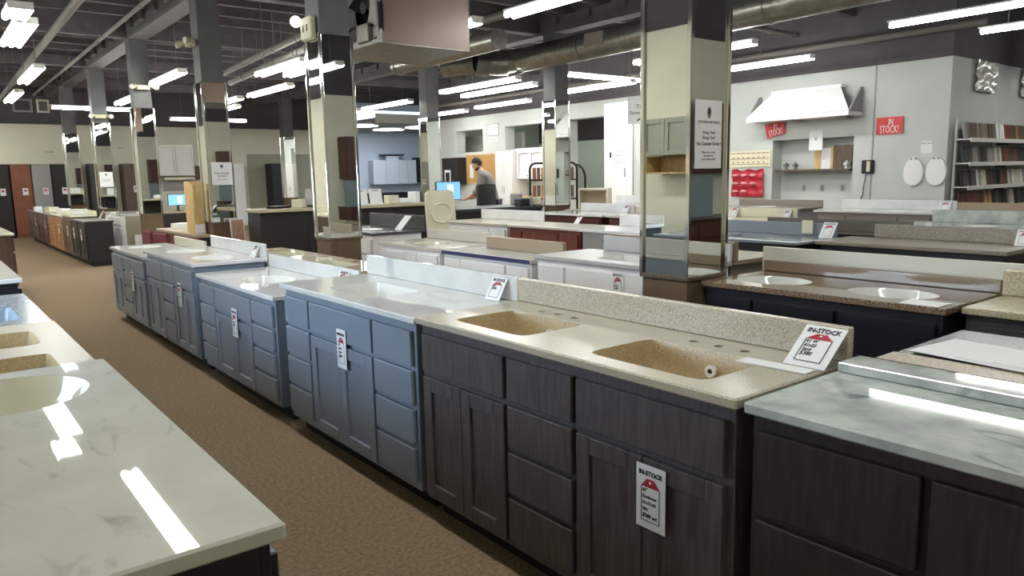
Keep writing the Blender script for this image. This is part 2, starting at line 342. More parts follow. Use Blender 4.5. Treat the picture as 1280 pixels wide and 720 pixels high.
# display alcove beyond the end of the right wall
struct(MB().box(12.6, 17.2, YB, YB+.2, 0, 3.5).build('wall_alcove', BLUEWALL)); struct(MB().box(17.0, 17.2, 19.4, YB, 0, 3.5).build('wall_alcove_side', BLUEWALL))
ac = struct(MB().box(10.9, 17.2, 20.3, YB, 3.1, 3.2).build('ceiling_alcove', SOFFIT)); MB().box(10.9, 17.2, 20.24, 20.3, 3.05, 3.32).build('soffit_edge', WHITEWALL, ac)
for k, (x, y) in enumerate(((13.0, 23.3), (13.45, 21.9), (11.25, 21.9))):
    l = tag(MB().tube((0, 0, -.04), (0, 0, 0), .52, seg=24).build('ceiling_panel_light', mat('panel_light', (236, 245, 255), .5, emit=11), None, (x, y, 3.098)), ('round flush alcove light, the middle one of three', 'round flush alcove light nearest the white wall', 'round flush alcove light beside the mirrored column')[k], 'ceiling light')
    MB().tube((0, 0, -.03), (0, 0, -.002), .55, seg=24).build('rim', WHITEMET, l)
for x in (XL+.01,): struct(MB().box(XL, XL+.015, YN, YB, 0, .1).build('baseboard_left', WALNUT))
struct(MB().box(XL, 12.4, YB-.015, YB, 0, .1).build('baseboard_back', WALNUT))
# ================================================================= COLUMNS
def column(label, x, y, s=.31, zb=.87, zt=2.72, heads=None, htop=3.86):
    t = thing('mirrored_column', label, 'column', (x, y, 0)); p = .012
    MB().box(0, s, 0, s, 0, zb, .004).build('base', KRAFT, t); MB().box(-.012, s+.012, -.012, s+.012, zb, zb+.022, .003).build('ledge', WALNUT, t)
    MB().box(.012, s-.012, .012, s-.012, zb+.022, htop).build('shaft', COLGREY, t)
    for a in ((.0, .012, .014, s-.014), (s-.012, s, .014, s-.014)): MB().box(a[0]+.001, a[1]-.001, a[2], a[3], zb+.023, zt).build('mirror_panel', MIRROR, t, smooth=0)
    for a in ((.014, s-.014, .0, .012), (.014, s-.014, s-.012, s)): MB().box(a[0], a[1], a[2]+.001, a[3]-.001, zb+.023, zt).build('mirror_panel', MIRROR, t, smooth=0)
    for cx in (0, s):
        for cy in (0, s): MB().box(cx-.013, cx+.013, cy-.013, cy+.013, zb+.022, zt+.01, .003).build('corner_strip', CHROME, t)
    return t
column('mirrored column standing behind the sand-coloured double vanity', 3.11, 2.49)
column('mirrored column next to the hanging heater box', 2.97, 6.50)
column('mirrored column beside the tall light wood boxes on the desk', 3.08, 10.42)
column('mirrored column behind the maroon fronted desk', 3.12, 14.45)
column('mirrored column between the white cabinet and the back wall cabinets', 3.14, 18.4)
column('mirrored column closest to the back wall, left of the black tall cabinet', 3.12, 22.3)
column('mirrored column in front of the pale blue alcove', 9.0, 14.4, .33)
column('mirrored column beside the curved black sample stand', 8.95, 10.1, .33)
column('mirrored column at the back near the navy tall cabinet', 8.95, 22.5, .33)
def twin_lamp(label, loc, rz, rz2=0):
    t = thing('emergency_lamp', label, 'emergency light', loc, rz); t.scale = (.8, .8, .8); MB().box(-.13, .13, -.05, .05, -.05, .05, .01).build('housing', BEIGEPL, t)
    for s in (-1, 1):
        h = MB().tube((s*.15, -.03, .03), (s*.24, -.13, .0), .03, .06, 12).build('lamp_head', BEIGEPL, t); MB().ball((s*.245, -.136, -.002), .055, (1, .5, 1)).build('lens', GLOBE, h)
    return t
twin_lamp('emergency light with two beige heads on the column behind the desk', (3.28, 14.40, 3.06), 0)
twin_lamp('emergency light with two beige heads on the farthest left column', (3.28, 18.35, 2.85), 0)
twin_lamp('emergency light on the column beside the tall light wood boxes', (3.02, 10.56, 3.22), -pi/2)
t = thing('emergency_lamp', 'yellowish emergency light box on column by the heater', 'emergency light', (2.97, 6.66, 2.78), -pi/2)
MB().box(-.11, .11, -.06, -.001, -.1, .1, .012).build('housing', BEIGEPL, t); MB().ball((-.15, -.08, .08), .05).build('lens', BULB, t)
for x in (-.05, .03): MB().box(x, x+.02, -.064, -.06, -.03, .03).build('slot', PLASTICBK, t)
# ================================================================= CEILING LIGHTS
def fixture(label, x, y0, y1, z=3.1, n=2, axis='Y', gap=.05):
    L = abs(y1-y0); t = thing('tube_light', label, 'ceiling light', (x, (y0+y1)/2, z) if axis == 'Y' else ((y0+y1)/2, x, z), 0 if axis == 'Y' else pi/2, 'fluorescent tube lights')
    MB().box(-.036*n, .036*n, -L/2, L/2, .046, .07, .004).build('housing', WHITEMET, t)
    for k in range(n): MB().tube((gap*(2*k-n+1)/1.0, -L/2+.03, .012), (gap*(2*k-n+1)/1.0, L/2-.03, .012), .03, seg=10).build('tube', LAMP, t)
    for s in (-1, 1):
        MB().box(-.036*n, .036*n, s*L/2-.028*s-.008, s*L/2-.028*s+.008, .0, .045).build('end_cap', WHITEMET, t); MB().tube((0, s*L*.35, .07), (0, s*L*.35, ZC-z-.003), .006, seg=6).build('hanger', PIPE, t)
    return t
F = [('long tube light cut by the right frame edge', 9.35, 2.3, 4.55), ('tube light farther right, beside the longest right-hand tube light', 10.8, 1.9, 4.1),
     ('tube light hanging between the heater box and the front column', 5.15, 4.4, 6.55), ('tube light just right of the front column, before the white wall', 10.9, 6.4, 8.6),
     ('upper tube light left of the column by the heater', 4.56, 10.5, 12.35), ('short looking tube light half hidden by the column by the heater', 4.97, 10.4, 12.2),
     ('lower tube light left of the column by the heater', 5.5, 13.35, 15.45), ('longest of three tube lights right of the alcove column', 8.55, 10.6, 13.1),
     ('middle of three tube lights right of the alcove column', 9.35, 11.1, 13.5), ('lowest of three tube lights right of the alcove column', 11.2, 13.5, 15.6),
     ('tube light left of the alcove column top', 8.88, 14.85, 17.1), ('tube light passing under the crossing tube, left of the front column', 10.75, 9.9, 12.0),
     ('tube light right of the column behind the desk', 3.43, 12.5, 14.3), ('tube light under the big pipe, second from the left edge', 1.6, 13.0, 15.1),
     ('small far tube light at the left edge under the pipe', 1.68, 16.6, 18.6), ('small tube light behind the column behind the desk', 3.62, 16.4, 18.2),
     ('small tube light right of the column with the wood boxes', 5.97, 17.6, 19.7), ('small tube light touching the column with the wood boxes', 5.46, 15.9, 17.5),
     ('small tube light left above the alcove', 8.9, 17.4, 19.2), ('tube light right of the alcove column, near the high openings', 11.4, 16.3, 18.0),
     ('tube light hidden mostly behind the front column', 8.97, 6.1, 8.25), ('tube light whose end peeks out right of the heater box', 5.05, 6.95, 9.05)]
for k, a in enumerate(F): fixture(a[0], *a[1:], n=1 if k < 2 else 2)
fixture('crossing tube light running across the room left of the front column', 10.92, 9.95, 12.0, 3.3, axis='X')
fixture('tube light running across at the back left', 19.3, 2.5, 4.4, 3.08, axis='X'); fixture('tube light running across at the back right of the wood box column', 21.2, 5.4, 7.4, 3.05, axis='X')
fixture('three tube ceiling light at the top left corner', 1.10, 9.5, 11.15, 3.1, 3, gap=.04); fixture('shorter three tube light just before the top left one', 0.98, 8.75, 9.36, 3.1, 3, gap=.04)
fixture('tube light over the near left counters, above the frame', 1.36, 5.8, 7.9, 3.1)
fixture('added tube light over the aisle by the near dark double vanity, above the frame', 1.36, 3.0, 5.1, 3.1)  # unseen lamp, added to brighten the white cabinets between the columns
fixture('added tube light left of the frame before the far left cabinets', .35, 16.0, 18.1, 3.1); fixture('added tube light left of the frame close to the back wall', .35, 20.6, 22.7, 3.1); fixture('added tube light left of the frame above the black tall cabinet', .9, 22.9, 24.6, 3.1); fixture('added tube light left of the frame beside the brown wood cabinet', .3, 11.6, 13.7, 3.1)  # unseen lamps, added to lift the dim back wall
fixture('added tube light over the aisle, behind the viewer', 1.36, .2, 2.3, 3.1); fixture('added tube light over the near dark vanities, above the frame', 5.15, 0.2, 2.4, 3.1)  # both invented out of view, for light coverage
fixture('added tube light over the sample rack corner, right of the frame', 14.6, 1.8, 4.1, 3.1)  # invented lamp that brightens the dark step wall
fixture('added tube light in the storeroom behind the large opening', 14.6, 12.0, 14.2, 3.2); fixture('added tube light in the storeroom behind the high openings', 14.4, 15.6, 17.8, 3.2)  # lamps added so the room behind the openings is not black
# ================================================================= MAIN ROW (fronts face the aisle, -X)
S2 = [('sink', .545, 2), ('drawers', .345, 4), ('sink', .56, 2)]; DSD = [('drawers', .31, 4), ('sink', .66, 2), ('drawers', .33, 4)]
cabinet('dark driftwood stained double vanity cabinet under sand-coloured top', '-X', 1.585, 2.12, 1.105, 2.63, .838, ESPRESSO, S2)
top('sand-coloured speckled double basin top with backsplash', '-X', 1.56, 2.135, 1.09, 2.645, .87, SAND,
    [('rect', .385, .232, .22, .155, .13, SANDIN), ('rect', 1.165, .232, .23, .155, .13, SANDIN)], bst=.03, bs=.105, holes=[(.275, .455), (.375, .455), (.475, .455), (1.065, .455), (1.165, .455), (1.265, .455)])
cabinet('dark brown stained cabinet under grey marble slab, nearest in the row', '-X', 1.585, 2.12, -.35, 1.055, .838, DKBROWN, [('drawers', .42, 3), ('drawers', 1.0, 3)])
top('grey-white marble slab top on the nearest dark brown cabinet', '-X', 1.56, 2.14, -.36, 1.07, .87, GREY_MARBLE, bs=0)
tag(MB().box(0, .12, 0, 1.42, 0, .028, .003).build('loose_backsplash', GREY_MARBLE, None, (1.99, -.36, .871)), 'loose grey marble backsplash strip lying flat along the marble slab', 'stone strip')
cabinet('blue-grey vanity cabinet beside the dark double vanity', '-X', 1.585, 2.12, 2.68, 4.10, .832, BLUEGRAY, DSD)
top('glossy white veined top with square basin, next to sand top', '-X', 1.56, 2.135, 2.66, 4.13, .862, WHITE_MARBLE, [('rect', .62, .27, .25, .15, .12, CERAMIC)], bs=.115, bst=.022, holes=[])
cabinet('low blue-grey vanity cabinet, third from the sand vanity', '-X', 1.585, 2.12, 4.27, 5.75, .738, BLUEGRAY, DSD)
top('low white top with oval basin between two higher white tops', '-X', 1.56, 2.135, 4.25, 5.78, .768, WHITETOP, [('oval', .76, .27, .24, .17, .13, CERAMIC)], bs=.1)
cabinet('blue-grey double vanity cabinet, fourth back along the aisle', '-X', 1.585, 2.12, 5.89, 7.36, .80, BLUEGRAY, S2)
top('white double oval basin top, fourth back along the aisle row', '-X', 1.56, 2.135, 5.86, 7.39, .83, WHITETOP, [('oval', .38, .27, .22, .16, .13, CERAMIC), ('oval', 1.15, .27, .22, .16, .13, CERAMIC)], bs=.11, bsr=(.14, 1.53))
cabinet('farthest blue-grey cabinet at the end of the aisle row', '-X', 1.585, 2.12, 7.46, 8.9, .742, BLUEGRAY, S2)
top('white double basin top at the far end of the aisle row', '-X', 1.56, 2.135, 7.43, 8.93, .772, WHITETOP, [('oval', .38, .27, .2, .16, .12, CERAMIC), ('oval', 1.12, .27, .2, .16, .12, CERAMIC)], bs=.1, bsm=CREAMCER, bsr=(.4, 1.49))
FR = (0, 0, -pi/2)
card('in-stock card on dark driftwood cabinet door', (1.557, 1.42, .42), FR, .108, .192, ['61"', 'Sandstone', '61x22x34', 'VBC', '$580 set'])
card('in-stock card on the blue-grey cabinet beside the dark double vanity', (1.557, 3.40, .515), FR, .098, .195, ['49"', 'White', '49x22', '$450'])
card('in-stock card on the low blue-grey cabinet', (1.557, 5.00, .42), FR, .1, .19, ['49"', 'White', '$395'])
card('in-stock card on the fourth blue-grey cabinet back', (1.557, 6.30, .46), FR, .1, .19, ['61"', 'White', '$560'])
card('in-stock card on the farthest blue-grey cabinet', (1.557, 7.98, .40), FR, .1, .19, ['61"', '$540'])
# cards leaning on the tops
card('in-stock card leaning on sand-coloured backsplash', (1.965, 1.215, .873), (radians(-52), 0, -pi/2), .13, .16, ['61 W', '61x22', 'Sand', '$380'])
t = thing('paper_strip', 'curled paper strip lying before the leaning in-stock card', 'paper', (1.895, 1.10, .8715), .06); MB().box(0, .06, 0, .22, 0, .0025).build('sheet', PAPER, t)
card('white price card leaning on the white backsplash by the sand top', (2.05, 2.83, .866), (radians(-30), 0, -pi/2), .11, .115, ['49"', '$450'])
card('price card leaning on the fourth white top along the aisle row', (2.06, 6.05, .834), (radians(-28), 0, -pi/2), .11, .10, ['61"'])
card('price card lying against the low white backsplash', (2.06, 4.48, .772), (radians(-30), 0, -pi/2), .13, .09, ['49"'])
# back-to-back units behind the main row
cabinet('dark cabinet behind the marble slab, facing away from the aisle', '+X', 2.26, 2.82, -.3, 1.06, .80, NAVY, [('sink', .7, 2), ('drawers', .4, 4)])
top('thick dark granite slab with tan front edge, behind the marble slab', '+X', 2.245, 2.86, -.32, 1.075, .865, DARKGRAN, th=.06, bs=0)
MB().box(-.001, 1.394, .505, .62, .0602, .063, .001).build('tan_reflection', TANSTONE, [o for o in COL.objects if o.get('label', '').startswith('thick dark granite')][0])  # tan strip stands in for light reflected on the polished granite
t = thing('paper_sheet', 'large white printed sheet lying on the dark granite slab', 'paper', (2.47, .70, .872), -.12); MB().box(-.13, .14, -.2, .33, 0, .002).build('sheet', PAPER, t)
for k in range(2): MB().box(-.11+k*.02, -.107+k*.02, -.1, .2-.1*k, .002, .0024).build('print_line', GREYCAB, t)
cabinet('white cabinet backing onto the low blue-grey vanity', '+X', 2.15, 2.68, 4.75, 7.0, .77, CREAMCAB, [('sink', .6, 2), ('drawers', .4, 4), ('sink', .6, 2)])
top('cream and brown veined top backing onto the low white vanity', '+X', 2.14, 2.70, 4.72, 7.02, .80, stone('cream_brown_marble', [(.3, (190, 176, 150)), (.7, (214, 204, 182))], 5, .1, (140, 108, 78), 2.4, (2, 1, 1), .56),
    [('rect', .6, .3, .25, .16, .12, CREAMCER), ('rect', 1.65, .3, .25, .16, .12, CREAMCER)], bs=0)
# ================================================================= LEFT COUNTERS (fronts face the aisle, +X)
cabinet('black vanity cabinet under the nearest cream marble top', '+X', -.13, .405, 1.19, 2.71, .838, NAVY, [('sink', .5, 2), ('drawers', .4, 4), ('sink', .5, 2)])
top('glossy cream veined marble top with oval bowl, nearest left', '+X', -.14, .43, 1.175, 2.725, .87, CREAM_MARBLE, [('oval', 1.245, .29, .215, .195, .14, CREAMCER)], bs=.1, th=.032)
tag(MB().box(0, .1, 0, .004, 0, .012).build('paper_strip', PAPER, None, (.30, 2.73, .838)), 'thin white label strip behind the near cream marble top', 'label')
cabinet('grey cabinet under the brown stone double basin top, left', '+X', -.13, .405, 2.80, 3.86, .80, SLATE, [('sink', .5, 2), ('sink', .5, 2)])
top('brown stone top with two square basins at the left edge', '+X', -.14, .43, 2.78, 3.88, .835, stone('brown_sandstone', [(.3, (92, 80, 62)), (.5, (134, 121, 102)), (.65, (152, 140, 120))], 300, .36),
    [('rect', .20, .30, .15, .19, .13, SANDIN), ('rect', .72, .30, .17, .19, .13, SANDIN)], bs=.09)
cabinet('navy cabinet under the blue-grey stone top, left', '+X', -.13, .405, 3.92, 5.06, .79, NAVY, [('sink', .6, 2), ('drawers', .4, 4)])
top('blue-grey stone top with one basin at the left edge', '+X', -.14, .43, 3.90, 5.08, .825, BLUEGREY, [('rect', .42, .27, .24, .16, .12, mat('bluegrey_ceramic', (120, 134, 150), .15))], bs=.09)
cabinet('navy cabinet under the pale white top at the left edge', '+X', -.10, .43, 5.42, 7.1, .845, NAVY, [('sink', .6, 2), ('drawers', .4, 4), ('sink', .6, 2)])
top('pale white top on navy cabinet at the left edge', '+X', -.11, .455, 5.39, 7.12, .88, WHITETOP, bs=.1)
cabinet('brown wood cabinet with cream top, far left in the aisle', '+X', .28, .86, 10.9, 12.8, .83, WALNUT, [('sink', .6, 2), ('drawers', .4, 3), ('sink', .6, 2)])
top('cream top on the brown wood cabinet, far left', '+X', .26, .885, 10.86, 12.84, .865, CREAMTOP, [('oval', .9, .3, .22, .17, .12, CREAMCER)], bs=.1)
# left wall display (seen in the mirrors)
for k, (y, w, m, l) in enumerate(((5.40, .64, mat('grey_green_cabinet', (150, 150, 136), .5), 'grey two door wall cabinet with open pine shelf, on left wall'), (7.2, .7, CREAMCAB, 'cream two door wall cabinet on left wall, far of the grey one'))):
    t = thing('wall_cabinet', l, 'cabinet', (XL+.3, y, 1.42), pi/2)
    MB().box(0, w, 0, .3, .205, .62, .003).build('carcass', m, t)
    for a, b in ((.005, w/2-.002), (w/2+.002, w-.005)): front_shaker(a, b, .21, .615, .05).build('door', m, t)
    MB().box(0, .018, 0, .3, 0, .2).box(w-.018, w, 0, .3, 0, .2).box(.018, w-.018, 0, .3, 0, .018).box(.018, w-.018, .285, .3, .018, .2).build('open_shelf', PINE, t)
cabinet('dark cherry base cabinet on the wall behind the viewer', '+Y', 6.7, 8.7, YN+.01, YN+.55, .85, MAROONWD, [('sink', .6, 2), ('sink', .6, 2), ('drawers', .4, 4)])
top('dark top on the dark cherry cabinet behind the viewer', '+Y', 6.68, 8.72, YN+.005, YN+.58, .88, mat('dark_cherry_top', (60, 34, 30), .3), bs=0)
t = thing('display_board', 'blue-grey display panel standing on the dark cherry base cabinet', 'panel', (7.8, YN+.32, .882), pi); MB().box(0, 1.1, 0, .03, 0, .52, .003).build('panel', mat('blue_grey_panel', (120, 134, 138), .3), t)
t = thing('wall_cabinet', 'dark cherry wall cabinet on the wall behind the viewer', 'cabinet', (8.7, YN+.38, 1.42), pi); MB().box(0, 1.95, .02, .375, 0, .84, .003).build('carcass', MAROONWD, t)
for k in range(4): front_shaker(.005+k*.4875, .4825+k*.4875, .005, .835).build('door', MAROONWD, t)
# ================================================================= SECOND ROW: right of the front column
BS2 = [('sink', .45, 1), ('sink', .45, 1), ('drawers', .3, 4)]
cabinet('navy-black cabinet under the brown granite top with oval basins', '-X', 3.225, 3.77, 1.28, 2.46, .835, NAVY, [('drawers', .3, 3), ('drawers', .46, 3), ('drawers', .46, 2)])
top('brown granite top with two white oval basins', '-X', 3.2, 3.79, 1.265, 2.475, .87, GRANITE, [('oval', .26, .27, .2, .15, .12, CERAMIC), ('oval', .87, .27, .2, .15, .12, CERAMIC)], bs=.06, bsm=BROWNBS)
tag(MB().box(0, .13, 0, .16, 0, .002).build('paper_note', PAPER, None, (3.215, 1.30, .871)), 'small white note lying on the front corner of brown granite top', 'paper')
cabinet('slate grey cabinet under the beige stone top, right edge', '-X', 3.325, 3.85, .1, 1.235, .835, SLATE, [('sink', .7, 2), ('drawers', .4, 4)])
top('beige stone top with backsplash at the right edge', '-X', 3.3, 3.86, .08, 1.245, .87, BEIGETOP, bs=.11, bst=.14)
cabinet('cream cabinet backing onto the brown granite vanity', '+X', 3.88, 4.42, 1.22, 2.5, .845, CREAMCAB, [('sink', .7, 2), ('drawers', .4, 4)])
top('grey-cream top whose tall backsplash rises behind brown granite top', '+X', 3.825, 4.45, 1.20, 2.52, .877, mat('pale_greige_top', (216, 212, 200), .25), bs=.125, bst=.025)
cabinet('brown cabinet behind the front column, facing away', '+X', 4.05, 4.6, 2.9, 3.9, .835, TAUPECAB, [('sink', .7, 2), ('drawers', .4, 4)])
top('brown speckled top with rounded end behind the front column', '+X', 4.03, 4.63, 2.86, 3.92, .87, BROWNBS, bs=.12, bst=.05)
card('in-stock card on the rounded brown backsplash beside front column', (4.01, 3.06, .915), (radians(-8), 0, -pi/2), .1, .13, ['49"'])
tag(MB().box(0, .02, 0, .1, 0, .05).build('paper_note', PAPER, None, (3.203, 1.72, .55)), 'small white label on the navy-black cabinet under brown granite', 'label')
# between the columns: white vanities
cabinet('white cabinet under grey speckled top, left of the front column', '-X', 3.475, 4.0, 2.88, 4.13, .835, WHITECAB, [('drawers', .3, 4), ('sink', .95, 3)])
top('grey speckled top with basin and backsplash, left of the front column', '-X', 3.45, 4.02, 2.86, 4.15, .87, SPECK, [('rect', .72, .26, .22, .14, .12, CERAMIC)], bs=.11, bsr=(.16, 1.29))
card('in-stock card on the white cabinet left of the front column', (3.447, 3.36, .635), FR, .1, .185, ['49"', 'White', '$399'])
cabinet('white cabinet with navy edged top, second left of the front column', '-X', 3.475, 4.0, 4.2, 5.36, .795, WHITECAB, [('drawers', .25, 4), ('sink', .6, 2), ('drawers', .28, 4)])
top('white top with navy tape along its front edge', '-X', 3.45, 4.02, 4.18, 5.38, .825, WHITETOP, bs=0)
MB().box(.02, 1.19, -.004, -.0008, -.002, .028).build('navy_tape', NAVYTAPE, [o for o in COL.objects if o.get('label', '').startswith('white top with navy')][0])
tag(MB().box(0, .03, 0, 1.45, 0, .105, .004).build('loose_backsplash', TANSTONE, None, (3.86, 3.55, .872)), 'loose tan speckled backsplash strip standing behind navy edged top', 'stone strip') if False else None
tag(MB().box(0, .035, 0, .98, 0, .10, .004).build('loose_backsplash', TANSTONE, None, (3.80, 4.22, .826)), 'tan speckled backsplash strip standing on the navy edged white top', 'stone strip')
cabinet('white cabinet with one cream drawer column, near the heater column', '-X', 3.475, 4.0, 5.43, 6.46, .80, WHITECAB, [('sink', .5, 2), ('drawers', .24, 4), ('sink', .4, 2)])
top('cream-white top near the column by the heater', '-X', 3.45, 4.02, 5.41, 6.48, .83, GREIGETOP, [('oval', .55, .26, .2, .15, .1, CREAMCER)], bs=.1)
cabinet('white cabinet under the dark granite top with tall backsplash', '-X', 3.625, 4.2, 6.92, 8.1, .85, WHITECAB, [('drawers', .3, 4), ('sink', .6, 2), ('drawers', .3, 4)])
top('dark granite top with tall dark backsplash behind the heater column', '-X', 3.6, 4.24, 6.9, 8.12, .882, DARKGRAN, [('oval', .62, .28, .2, .15, .12, CERAMIC)], bs=.15)
t = thing('paper_sheet', 'white sheet leaning on the dark granite backsplash', 'paper', (4.02, 7.17, .884), 0, None, (radians(-44), 0, -pi/2)); sheet(.14, .2).build('sheet', PAPER, t)
# third row
cabinet('red-brown cherry cabinet under greige top, mid room', '-X', 5.47, 6.02, 5.8, 7.0, .83, CHERRY, [('drawers', .22, 2), ('sink', .6, 2), ('drawers', .3, 2)])
top('greige marble top on the cherry cabinet, mid room', '-X', 5.44, 6.05, 5.78, 7.02, .865, GREIGETOP, bs=0)
cabinet('white cabinet under cream top, left of the cherry cabinet', '-X', 5.47, 6.02, 7.06, 8.3, .83, WHITECAB, [('sink', .8, 2), ('drawers', .3, 4)])
top('cream top with long white backsplash, left of the cherry cabinet', '-X', 5.44, 6.05, 7.04, 8.35, .865, GREIGETOP, bs=.13, bsm=WHITETOP)
cabinet('grey cabinet under white top beside the cherry cabinet', '-X', 5.43, 6.0, 4.62, 5.72, .835, GREYCAB, [('sink', .7, 2), ('drawers', .3, 4)])
top('white top with white backsplash on the grey cabinet, mid room', '-X', 5.4, 6.03, 4.6, 5.75, .868, WHITETOP, bs=.12)
card('price card leaning on the greige top of the cherry cabinet', (5.95, 6.42, .868), (radians(-35), 0, -pi/2-.3), .12, .12, ['$'])
cabinet('navy cabinet under the blue-grey stone top right of the front column', '-X', 5.46, 6.03, 3.3, 4.4, .835, NAVY, [('drawers', .4, 3), ('sink', .7, 2)])
top('blue-grey stone top with backsplash right of the front column', '-X', 5.43, 6.05, 3.27, 4.42, .87, BLUEGREY, [('rect', .55, .27, .2, .14, .1, BLUEGREY)], bs=.11)
tag(MB().box(0, .004, 0, .1, 0, .11).build('paper_note', CREAMTOP, None, (5.98, 3.46, .895)), 'pale yellow note on the blue-grey stone backsplash', 'paper')
card('in-stock card leaning at the end of blue-grey stone top', (5.9, 3.36, .872), (radians(-35), 0, -pi/2), .12, .15, ['61"'])
cabinet('navy cabinet under the long taupe stone top', '-X', 5.66, 6.2, 1.9, 3.2, .835, NAVY, [('drawers', .3, 3), ('sink', .7, 2), ('drawers', .3, 3)])
top('long taupe speckled stone top with backsplash', '-X', 5.63, 6.22, 1.87, 3.24, .87, TAUPE, bs=.11, bsr=(.2, 1.37))
card('in-stock card leaning at the right end of the long taupe top', (6.1, 1.99, .872), (radians(-30), 0, -pi/2), .12, .13, ['61"'])
# fourth row
cabinet('dark cabinet behind the blue-grey stone vanity, facing away', '+X', 6.65, 7.2, 2.95, 4.3, .84, SLATE, [('sink', .7, 2), ('drawers', .4, 4)])
top('dark taupe top whose backsplash shows behind blue-grey stone', '+X', 6.62, 7.22, 2.92, 4.32, .87, stone('dark_taupe', [(.3, (66, 62, 58)), (.5, (104, 98, 92)), (.65, (124, 118, 112))], 170, .3), bs=.11)
cabinet('dark brown cabinet under the green-grey marble top', '-X', 7.72, 8.3, 2.2, 3.6, .835, BLACKCAB, [('sink', .7, 2), ('drawers', .4, 4)])
top('green-grey marble top with tall marble backsplash', '-X', 7.69, 8.34, 2.15, 3.64, .87, GREY_MARBLE, [('oval', .7, .28, .2, .15, .1, CERAMIC)], bs=.13, bsr=(.16, 1.49))
cabinet('brown cabinet under the cream top right of the front column', '-X', 7.45, 8.0, 4.9, 6.1, .835, WALNUT, [('sink', .7, 2), ('drawers', .4, 4)])
top('cream top with tall cream backsplash right of the front column', '-X', 7.42, 8.05, 4.85, 6.15, .87, CREAMTOP, bs=.12)
card('price card leaning on the cream backsplash right of the front column', (7.95, 5.75, .872), (radians(-35), 0, -pi/2), .12, .16, ['49"'])
card('price card leaning at the near end of the cream top', (7.95, 5.0, .872), (radians(-30), 0, -pi/2), .1, .12, ['49"'])
cabinet('dark cherry cabinet under white top, far mid room', '-X', 7.48, 8.06, 7.5, 8.8, .83, MAROONWD, [('sink', .7, 2), ('drawers', .4, 4)])
top('white top with white backsplash on the dark cherry cabinet', '-X', 7.45, 8.1, 7.45, 8.9, .865, WHITETOP, bs=.13, bsr=(.35, 1.45))
card('price card leaning at the end of the white top on dark cherry', (8.0, 7.62, .867), (radians(-35), 0, -pi/2), .12, .14, ['49"'])
cabinet('brown cabinet under greige top beside the dark cherry cabinet', '-X', 7.48, 8.06, 6.25, 7.35, .83, MAROONWD, [('sink', .7, 2), ('drawers', .4, 4)])
top('greige top beside the white top on dark cherry', '-X', 7.45, 8.1, 6.22, 7.4, .865, GREIGETOP, bs=.1)
# fifth row
cabinet('taupe cabinet with dark knobs under the long white top', '-X', 10.05, 10.6, 4.2, 5.75, .83, TAUPECAB, [('drawers', .4, 3), ('sink', .7, 2), ('drawers', .4, 3)])
top('long white top with white backsplash before the right wall', '-X', 10.02, 10.65, 4.15, 5.8, .865, WHITETOP, bs=.13, bsr=(.1, 1.65))
card('price card at the right end of the long white top', (10.55, 4.35, .867), (radians(-30), 0, -pi/2), .14, .14, ['61"'])
cabinet('tan cabinet under tan top before the sample rack', '-X', 11.0, 11.55, 3.0, 4.6, .80, WALNUT, [('sink', .7, 2), ('drawers', .4, 4), ('sink', .7, 2)])
top('tan stone top before the sample rack', '-X', 10.97, 11.6, 2.95, 4.65, .835, TANSTONE, bs=.1)
cabinet('grey cabinet before the niche in the right wall', '-X', 10.3, 10.85, 6.2, 7.6, .84, GREYCAB, [('sink', .7, 2), ('drawers', .4, 4)])
top('grey stone top with white basin before the wall niche', '-X', 10.27, 10.9, 6.15, 7.65, .87, TAUPE, [('oval', .7, .3, .2, .16, .1, CERAMIC)], bs=.1)
cabinet('cream cabinet under white top left of the front column, far back', '-X', 10.05, 10.6, 8.5, 10.3, .83, CREAMCAB, [('sink', .7, 2), ('drawers', .4, 4), ('sink', .7, 2)])
top('white top with tall white backsplash near the white door', '-X', 10.02, 10.65, 8.45, 10.35, .865, WHITETOP, bs=.15, bsr=(.1, 1.75))
t = thing('sample_box', 'open cream box shell standing before the large opening', 'box', (10.75, 11.45, .0), radians(-58)); w = .62
MB().box(0, .03, 0, .4, .0, 1.14).box(w-.03, w, 0, .4, .0, 1.14).box(.03, w-.03, 0, .4, 1.1, 1.14).box(.03, w-.03, .36, .4, 0, 1.1).build('shell', CREAMCAB, t)
# ================================================================= SIGNS ON THE COLUMNS
def sign(label, loc, rz, w, h, lines, emblem=True):
    t = thing('column_sign', label, 'sign', loc, rz); MB().box(0, w, -.006, 0, 0, h, .001).build('board', PAPER, t); r = (pi/2, 0, 0)
    if emblem:
        e = MB().prism(outline('oval', w/2, h*.83, w*.075, h*.075, 20), 0, .001); e.box(w*.46, w*.54, h*.74, h*.77, 0, .001); e.build('emblem', GREYINK, t, (0, -.0065, 0), r, smooth=0)
        MB().prism(outline('oval', w/2, h*.84, w*.035, h*.04, 14), 0, .001).build('emblem_centre', INK, t, (0, -.0076, 0), r, smooth=0)
    for s, sz, z, m in lines: text(t, 'lettering', s, sz*w, m, (w/2, -.0065, h*z), r)
    return t
sign('tall white printed sign on the front column mirror', (3.135, 2.477, 1.452), 0, .215, .345, [('KITCHEN AND BATH', .085, .68, GREYINK), ('Bring Out!', .11, .53, GREYINK), ('Bring Out!', .11, .455, GREYINK), ('No Custom Order!', .115, .365, INK), ('Please see a sales', .075, .24, GREYINK), ('associate for', .075, .19, GREYINK), ('more information', .075, .14, GREYINK)])
sign('white printed sign on the column beside the wood boxes', (3.12, 10.405, 1.385), 0, .27, .30, [('Free Design', .15, .52, INK), ('Service', .15, .4, INK), ('ask for details', .09, .24, GREYINK)])
sign('small white printed sign on the second column from the back wall', (3.16, 18.386, 1.36), 0, .26, .32, [('Free Design', .14, .5, GREYINK), ('Service', .14, .4, GREYINK)])
